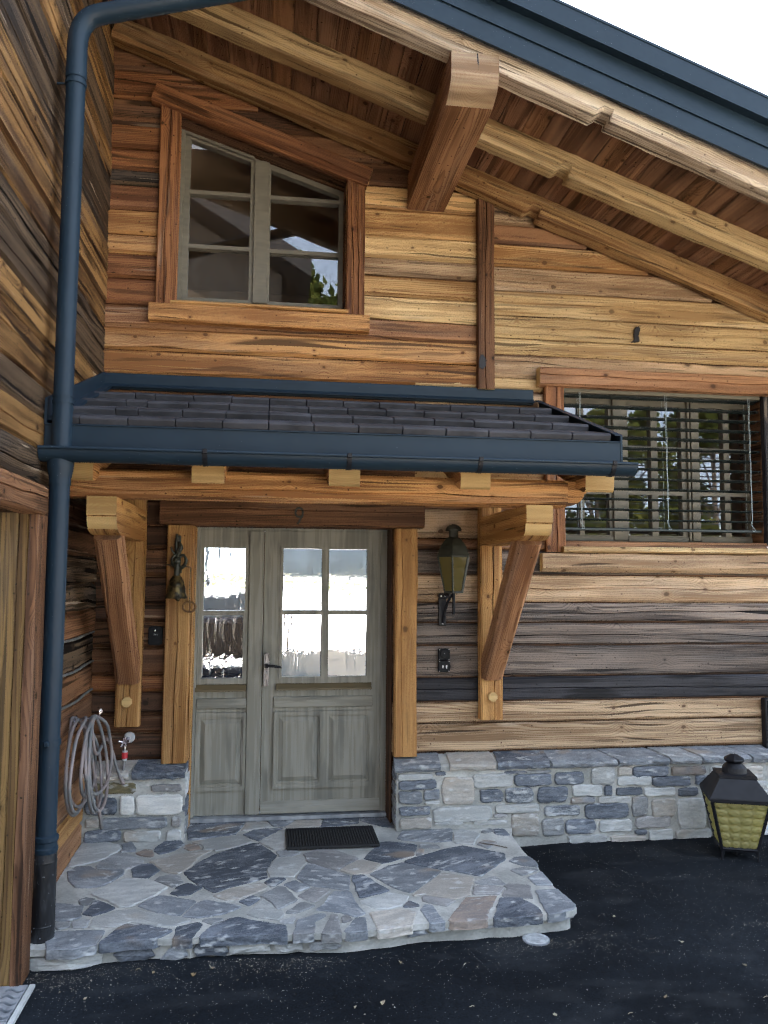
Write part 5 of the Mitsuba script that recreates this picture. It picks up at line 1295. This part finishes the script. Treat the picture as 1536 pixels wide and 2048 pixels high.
# ---------------------------------------------------------------- tap and hose
TP = 'garden_tap'
labels[TP] = {'label': 'chrome garden tap with a red hose coupling beneath the left bracket', 'category': 'tap'}
put(TP + '__rosette', revolve([(.001, .012), (.030, .010), (.038, .003), (.039, 0), (.001, 0)], (-.953, -.014, .827), (0, -1, 0)), 'grey_plastic', smooth=30)
put(TP + '__spout', cat([cyl((-.960, -.02, .822), (-.964, -.115, .812), .011, 14), tube(smooth_path([(-.964, -.09, .815), (-.965, -.118, .806), (-.965, -.124, .785), (-.965, -.124, .758)], 14), .0115, 12), cyl((-.966, -.115, .812), (-.966, -.118, .850), .008, 12)]), 'chrome', smooth=40)
hd = []
for a in (0, 1, 2, 3, 4):
    t = a * 2 * math.pi / 5 + .4
    hd.append(cyl((-.972, -.132, .815), (-.972 + .034 * math.cos(t), -.138, .815 + .034 * math.sin(t)), .0075, 8, .0095))
put(TP + '__handle', cat(hd + [cyl((-.972, -.118, .815), (-.972, -.142, .815), .010, 12)]), 'chrome', smooth=40)
put(TP + '__coupling', cat([cyl((-.965, -.124, .758), (-.965, -.124, .746), .0185, 16), cyl((-.965, -.124, .706), (-.965, -.124, .690), .0175, 16)]), 'grey_plastic', smooth=40)
put(TP + '__coupling_sleeve', cyl((-.965, -.124, .747), (-.965, -.124, .705), .0205, 16), 'red_plastic', smooth=40)
HS = 'garden_hose'
labels[HS] = {'label': 'coiled grey rubber hose hanging on a hook behind the downpipe', 'category': 'hose'}
loops = []
hr = np.random.default_rng(5)
pts = []
for k in range(7):
    cy, ry = -.66 + hr.uniform(-.06, .06), .245 + hr.uniform(-.035, .06)
    zt_, zb = 1.070 + hr.uniform(-.012, .014), .535 + hr.uniform(-.03, .10)
    xo = XL + .055 + .017 * k
    for a in np.linspace(0, 2 * math.pi, 11)[:-1]:
        t = a + .6
        yy = cy + ry * math.sin(t) * (1 - .30 * math.cos(t))
        zz = (zt_ + zb) / 2 + (zt_ - zb) / 2 * math.cos(t)
        pts.append((xo + .035 * math.cos(t * .5 + k) + .04 * (1 - math.cos(t)) * .5 + a * .0027, yy, zz))
coil = smooth_path(np.array(pts), 420)
put(HS + '__coil', tube(coil, .0108, 8), 'hose_rubber', smooth=True)
put(HS + '__end', cat([tube(smooth_path([coil[-1], (-1.06, -.42, .86), (-1.05, -.30, .87), (-1.02, -.235, .75), (-.985, -.21, .62), (-.958, -.20, .552)], 40), .0108, 8),
                       tube(smooth_path([(-.965, -.124, .692), (-.966, -.140, .64), (-.962, -.175, .58), (-.955, -.202, .548)], 16), .0108, 8)]), 'hose_rubber', smooth=True)
put(HS + '__end', tube(smooth_path([coil[3], (-1.10, -.50, .75), (-1.085, -.42, .55), (-1.07, -.36, .38), (-1.06, -.33, .30)], 24), .0108, 8), 'hose_rubber', smooth=True)
HH = 'hose_hook'
labels[HH] = {'label': 'shiny chrome hose hook on the garage wall holding the coil', 'category': 'hook'}
hk = []
for q in (-.03, -.01, .01, .03):
    hk.append(tube(smooth_path([(XL + .01, -.50 + q, 1.02), (XL + .06, -.50 + q, 1.045), (XL + .13, -.50 + q, 1.05), (XL + .165, -.50 + q, 1.075), (XL + .16, -.50 + q, 1.10)], 20), .0055, 8))
put(HH, cat(hk + [cbx(XL - .01, XL + .012, -.545, -.455, .98, 1.06)]), 'chrome', smooth=40)

# ---------------------------------------------------------------- doormat
DM = 'door_mat'
labels[DM] = {'label': 'black rubber mat with rows of studs in front of the door', 'category': 'doormat'}
mz = slab_z(-.26) + .010
put(DM + '__base', cat([cbx(.155, .782, -.468, -.462 + .006, mz - .004, mz + .012, .002), cbx(.155, .782, -.075, -.067, mz - .004, mz + .016, .002), cbx(.155, .163, -.456, -.075, mz - .004, mz + .016, .002), cbx(.774, .782, -.456, -.075, mz - .004, mz + .016, .002), bx(.158, .779, -.462, -.07, mz - .006, mz + .003)]), 'black_rubber')
st = []
tmpl = trimesh.creation.cone(.0075, .020, sections=6)
for a in np.arange(.176, .768, .0185):
    for b in np.arange(-.448, -.08, .026):
        c = tmpl.copy(); c.apply_translation((a, b, mz + .002)); st.append(c)
put(DM + '__studs', cat(st), 'black_rubber'); labels[DM + '__studs'] = {'kind': 'stuff'}

# ---------------------------------------------------------------- drains in the asphalt
RDn = 'round_drain'
labels[RDn] = {'label': 'small round pale metal drain cover set in the asphalt', 'category': 'drain'}
dc = (1.488, -1.610)
disc = Polygon([(dc[0] + .068 * math.cos(a), dc[1] + .068 * math.sin(a)) for a in np.linspace(0, 2 * math.pi, 33)[:-1]])
slots = unary_union([sbox(dc[0] - .055, dc[1] + q - .0034, dc[0] + .055, dc[1] + q + .0034) for q in np.arange(-.05, .051, .0145)]).intersection(disc.buffer(-.012))
put(RDn, prism(disc.difference(slots), -.002, .0045, 'z'), 'steel_white')
put(RDn + '__rim', prism(disc.buffer(.006).difference(disc.buffer(.001)), -.004, .0035, 'z'), 'galvanised')
put(RDn + '__sump', prism(disc, -.006, -.001, 'z'), 'tar')
CD = 'channel_drain'
labels[CD] = {'label': 'galvanised channel grating with wavy slots at the garage threshold', 'category': 'drain'}
for k in range(5):
    y1 = -1.792 - .325 * k; y0 = y1 - .318
    pl_ = sbox(-1.30, y0, -1.103, y1)
    sl = []
    for r in range(5):
        yc = y0 + .035 + r * .058
        for cxx in (-1.255, -1.150):
            w = [(cxx - .042 + .084 * u, yc + .014 * math.sin(u * 6.2)) for u in np.linspace(0, 1, 9)]
            sl.append(Polygon([(a, b - .011) for a, b in w] + [(a, b + .011) for a, b in w[::-1]]))
    put(CD + '__grating', prism(pl_.difference(unary_union(sl)), -.004, .012, 'z'), 'galvanised')
put(CD + '__edge', cat([cbx(-1.098, -1.072, -3.5, -1.785, -.02, .012, .003), cbx(-1.34, -1.305, -3.5, -1.785, -.02, .012, .003)]), 'concrete')
put(CD + '__channel', bx(-1.306, -1.0975, -3.5, -1.785, -.03, -.0065), 'tar')

# ---------------------------------------------------------------- leaves, grit
lf = np.array([(2.04, -1.38), (1.71, -1.35), (2.27, -1.74), (2.46, -2.03), (.56, -2.16), (.43, -2.18), (1.32, -2.35), (-.24, -1.72), (-.33, -1.78), (-.75, -1.74), (-.53, -1.73), (-.81, -1.94), (.55, -1.78), (.39, -1.88), (1.89, -2.28), (.98, -1.60), (.71, -1.78), (-.6, -1.94), (2.75, -1.1), (3.0, -1.9), (1.1, -2.05), (.1, -2.3)])[[0, 1, 2, 3, 4, 5, 6, 7, 8, 10, 11, 14, 16, 19]]
lr = np.random.default_rng(8)
for (x, y) in lf:
    n = 11
    r = .0145 * lr.uniform(.55, 1.3)
    a = np.linspace(0, 2 * np.pi, n + 1)[:-1]
    rad = r * (1 + .35 * np.cos(a)) * (1 + .16 * lr.normal(size=n))
    rot = lr.uniform(0, 6.28)
    q = np.c_[rad * np.cos(a), .62 * rad * np.sin(a)]
    R2 = np.array([[math.cos(rot), -math.sin(rot)], [math.sin(rot), math.cos(rot)]])
    q = q @ R2.T
    cz = .006 + .9 * (q[:, 0] ** 2) / r * lr.uniform(.2, 1.0) + .004 * lr.random(n)
    top_ = np.vstack([np.c_[q, cz], [[0, 0, .004]]]) + [x, y, float(road_z(np.array([x]), np.array([y]))[0])]
    bot_ = top_ - [0, 0, .0012]
    i = np.arange(n); j = (i + 1) % n
    f = np.vstack([np.c_[i, j, i * 0 + n], np.c_[j, i, i * 0 + n] + n + 1, np.c_[j, i, i + n + 1], np.c_[j, i + n + 1, j + n + 1]])
    tag(put('dry_leaf', trimesh.Trimesh(np.vstack([top_, bot_]), f, process=False), 'dry_leaf'), 'small dry curled leaf lying on the asphalt', 'leaf', 'dry leaves scattered on the asphalt')
gp = []
gr2 = np.random.default_rng(12)
N_ = 11000
gx = gr2.uniform(-1.2, 3.9, N_); gyy = -.25 - np.abs(gr2.normal(0, 1.0, N_)) * 1.1
m_ = np.zeros(N_, bool)
edge_y = np.interp(gx, ex[:27, 0][np.argsort(ex[:27, 0])], np.sort(ex[:27, 1])[np.argsort(np.argsort(ex[:27, 0]))] if False else ex[:27, 1][np.argsort(ex[:27, 0])])
near = gr2.random(N_) < .45
gyy[near] = edge_y[near] - np.abs(gr2.normal(0, .16, near.sum())) - .012
from shapely import contains_xy
ok = ~contains_xy(edge.buffer(.02), gx, gyy) & ((gx > -.95) | (gyy < -1.65)) & (gyy > -3.6)
clump = meshkit.fbm(np.c_[gx * 2.2, gyy * 3, gx * 0], 3, 4)
ok &= gr2.random(N_) < np.clip((clump - .38) * 5, .12, 1)
gx, gyy = gx[ok], gyy[ok]
gz_ = road_z(gx, gyy)
tet = np.array([(1, 0, 0), (-.5, .86, 0), (-.5, -.86, 0), (0, 0, 1.0)])
s_ = gr2.uniform(.0008, .0025, len(gx)) * np.where(gr2.random(len(gx)) < .05, 2.0, 1)
ro = gr2.uniform(0, 6.28, len(gx))
V_ = np.zeros((len(gx), 4, 3))
V_[:, :, 0] = gx[:, None] + s_[:, None] * (tet[:, 0] * np.cos(ro)[:, None] - tet[:, 1] * np.sin(ro)[:, None]) * gr2.uniform(.7, 1.6, len(gx))[:, None]
V_[:, :, 1] = gyy[:, None] + s_[:, None] * (tet[:, 0] * np.sin(ro)[:, None] + tet[:, 1] * np.cos(ro)[:, None])
V_[:, :, 2] = gz_[:, None] + s_[:, None] * tet[:, 2] * .9 + .0015
F_ = (np.arange(len(gx))[:, None, None] * 4 + np.array([[0, 1, 3], [1, 2, 3], [2, 0, 3]])[None]).reshape(-1, 3)
put('grit', trimesh.Trimesh(V_.reshape(-1, 3), F_, process=False), 'grit_mineral'); tag('grit', 'pale sand grains and wood crumbs strewn on the asphalt', 'grit', kind='stuff')
for (x, y, a) in ((1.02, -1.86, .9), (2.35, -2.35, .4), (.95, -2.25, .2), (1.65, -2.4, .3), (-.62, -1.70, .8)):
    L = .028
    tag(put('dry_needle', tube([(x, y, .006), (x + L * math.cos(a) * .5, y + L * math.sin(a) * .5, .009), (x + L * math.cos(a), y + L * math.sin(a), .006)], .0015, 5), 'dry_leaf'), 'thin dry stalk lying on the asphalt', 'stalk', 'dry stalks on the asphalt')
tag(put('twig', tube(smooth_path([(1.475, -.462, .147), (1.56, -.53, .152), (1.64, -.58, .146)], 8), .0035, 6), 'bark'), 'thin dark twig lying on the corner of the terrace', 'twig')

# ---------------------------------------------------------------- trees across the forecourt (mirrored in the panes)
def crown(seed, h, r):
    g = np.random.default_rng(seed)
    C_, S_ = [], []
    for _ in range(22):
        z = g.uniform(.30, 1.0)
        rr = r * (1.15 - .75 * abs(z - .5)) * g.uniform(.15, .9)
        a = g.uniform(0, 6.28)
        C_.append((rr * math.cos(a), rr * math.sin(a), z * h)); S_.append(g.uniform(.16, .34) * r)
    C_, S_ = np.array(C_), np.array(S_)
    n = 3600
    w = g.integers(0, len(C_), n)
    d = g.normal(size=(n, 3)); d /= np.linalg.norm(d, axis=1, keepdims=True)
    c = C_[w] + d * (S_[w] * g.uniform(.35, 1.05, n))[:, None]
    a = g.normal(size=(n, 3)); a /= np.linalg.norm(a, axis=1, keepdims=True)
    b = np.cross(a, g.normal(size=(n, 3))); b /= np.linalg.norm(b, axis=1, keepdims=True)
    s = g.uniform(.07, .15, n)[:, None]
    V = np.stack([c - a * s - b * s * .5, c + a * s - b * s * .5, c + a * s * .6 + b * s, c - a * s * .6 + b * s], 1).reshape(-1, 3)
    i = np.arange(n) * 4
    cr = trimesh.Trimesh(V, np.vstack([np.c_[i, i + 1, i + 2], np.c_[i, i + 2, i + 3]]), process=False)
    tr = [tube([(0, 0, -.2), (.03, .02, h * .4), (0, 0, h * .92)], np.array([.20, .15, .03]) * h / 12, 10)]
    for k in range(12):
        p = C_[k]
        tr.append(tube(smooth_path([(0, 0, p[2] * .55), p * [.45, .45, .85], p], 8), np.linspace(.07, .015, 8) * h / 12, 6))
    return cr, cat(tr)


kinds = [crown(s, h, r) for s, h, r in ((1, 8.5, 2.3), (2, 7.5, 2.2), (3, 9.5, 2.2))]
pl = [(ply(c, 'foliage'), ply(t, 'bark', smooth=True)) for c, t in kinds]
tr_ = np.random.default_rng(4)
for k, (x, y, s) in enumerate([(3.0, -27, 1.8), (7.0, -30, 1.2), (10.5, -27, 1), (13.0, -24, 1), (15.5, -27, 1.1), (17.5, -23, 1), (20.0, -26, 1.1), (22, -21, 1), (25.5, -23, 1), (29, -18, 1), (33, -14, 1), (12.5, -34, 1.3), (18, -33, 1.3), (-13, -27, 1.2)]):
    c, t = pl[k % 3]
    key = numbered('forest_tree')
    M_ = T().translate([x, y, 0]).rotate([0, 0, 1], float(tr_.uniform(0, 360))).scale(float(s * tr_.uniform(.92, 1.08)))
    scene[key + '__crown'] = {**c, 'to_world': M_}
    scene[key + '__trunk'] = {**t, 'to_world': M_}
    labels[key] = {'label': 'leafy tree across the forecourt, seen mirrored in the window panes', 'category': 'tree', 'group': 'trees across the forecourt'}
# the house opposite, mirrored as a dark shape in the gable window
NH = 'neighbour_house'
labels[NH] = {'label': 'dark timber house opposite, mirrored in the gable window panes', 'category': 'house'}
put(NH + '__wall', prism(Polygon([(-9.8, -.1), (.2, -.1), (.2, 9.6), (-4.2, 12.2), (-9.8, 9.0)]), -21, -13.5), 'bark')
put(NH + '__roof', cat([prism(Polygon([(-11, 8.3), (-4.2, 12.3), (-4.2, 12.75), (-11, 8.75)]), -22, -12.4), prism(Polygon([(.9, 9.2), (.9, 9.65), (-4.2, 12.75), (-4.2, 12.3)]), -22, -12.4)]), 'tar')
for k in range(4):
    for z in (1.2, 4.2):
        x = -9.2 + 2.3 * k
        put(NH + '__window', cat([cbx(x, x + .08, -13.47, -13.40, z, z + 1.3), cbx(x + .92, x + 1.0, -13.47, -13.40, z, z + 1.3), cbx(x + .08, x + .92, -13.47, -13.40, z, z + .08), cbx(x + .08, x + .92, -13.47, -13.40, z + 1.22, z + 1.3), bx(x + .08, x + .92, -13.48, -13.45, z + .08, z + 1.22)]), 'window_paint')
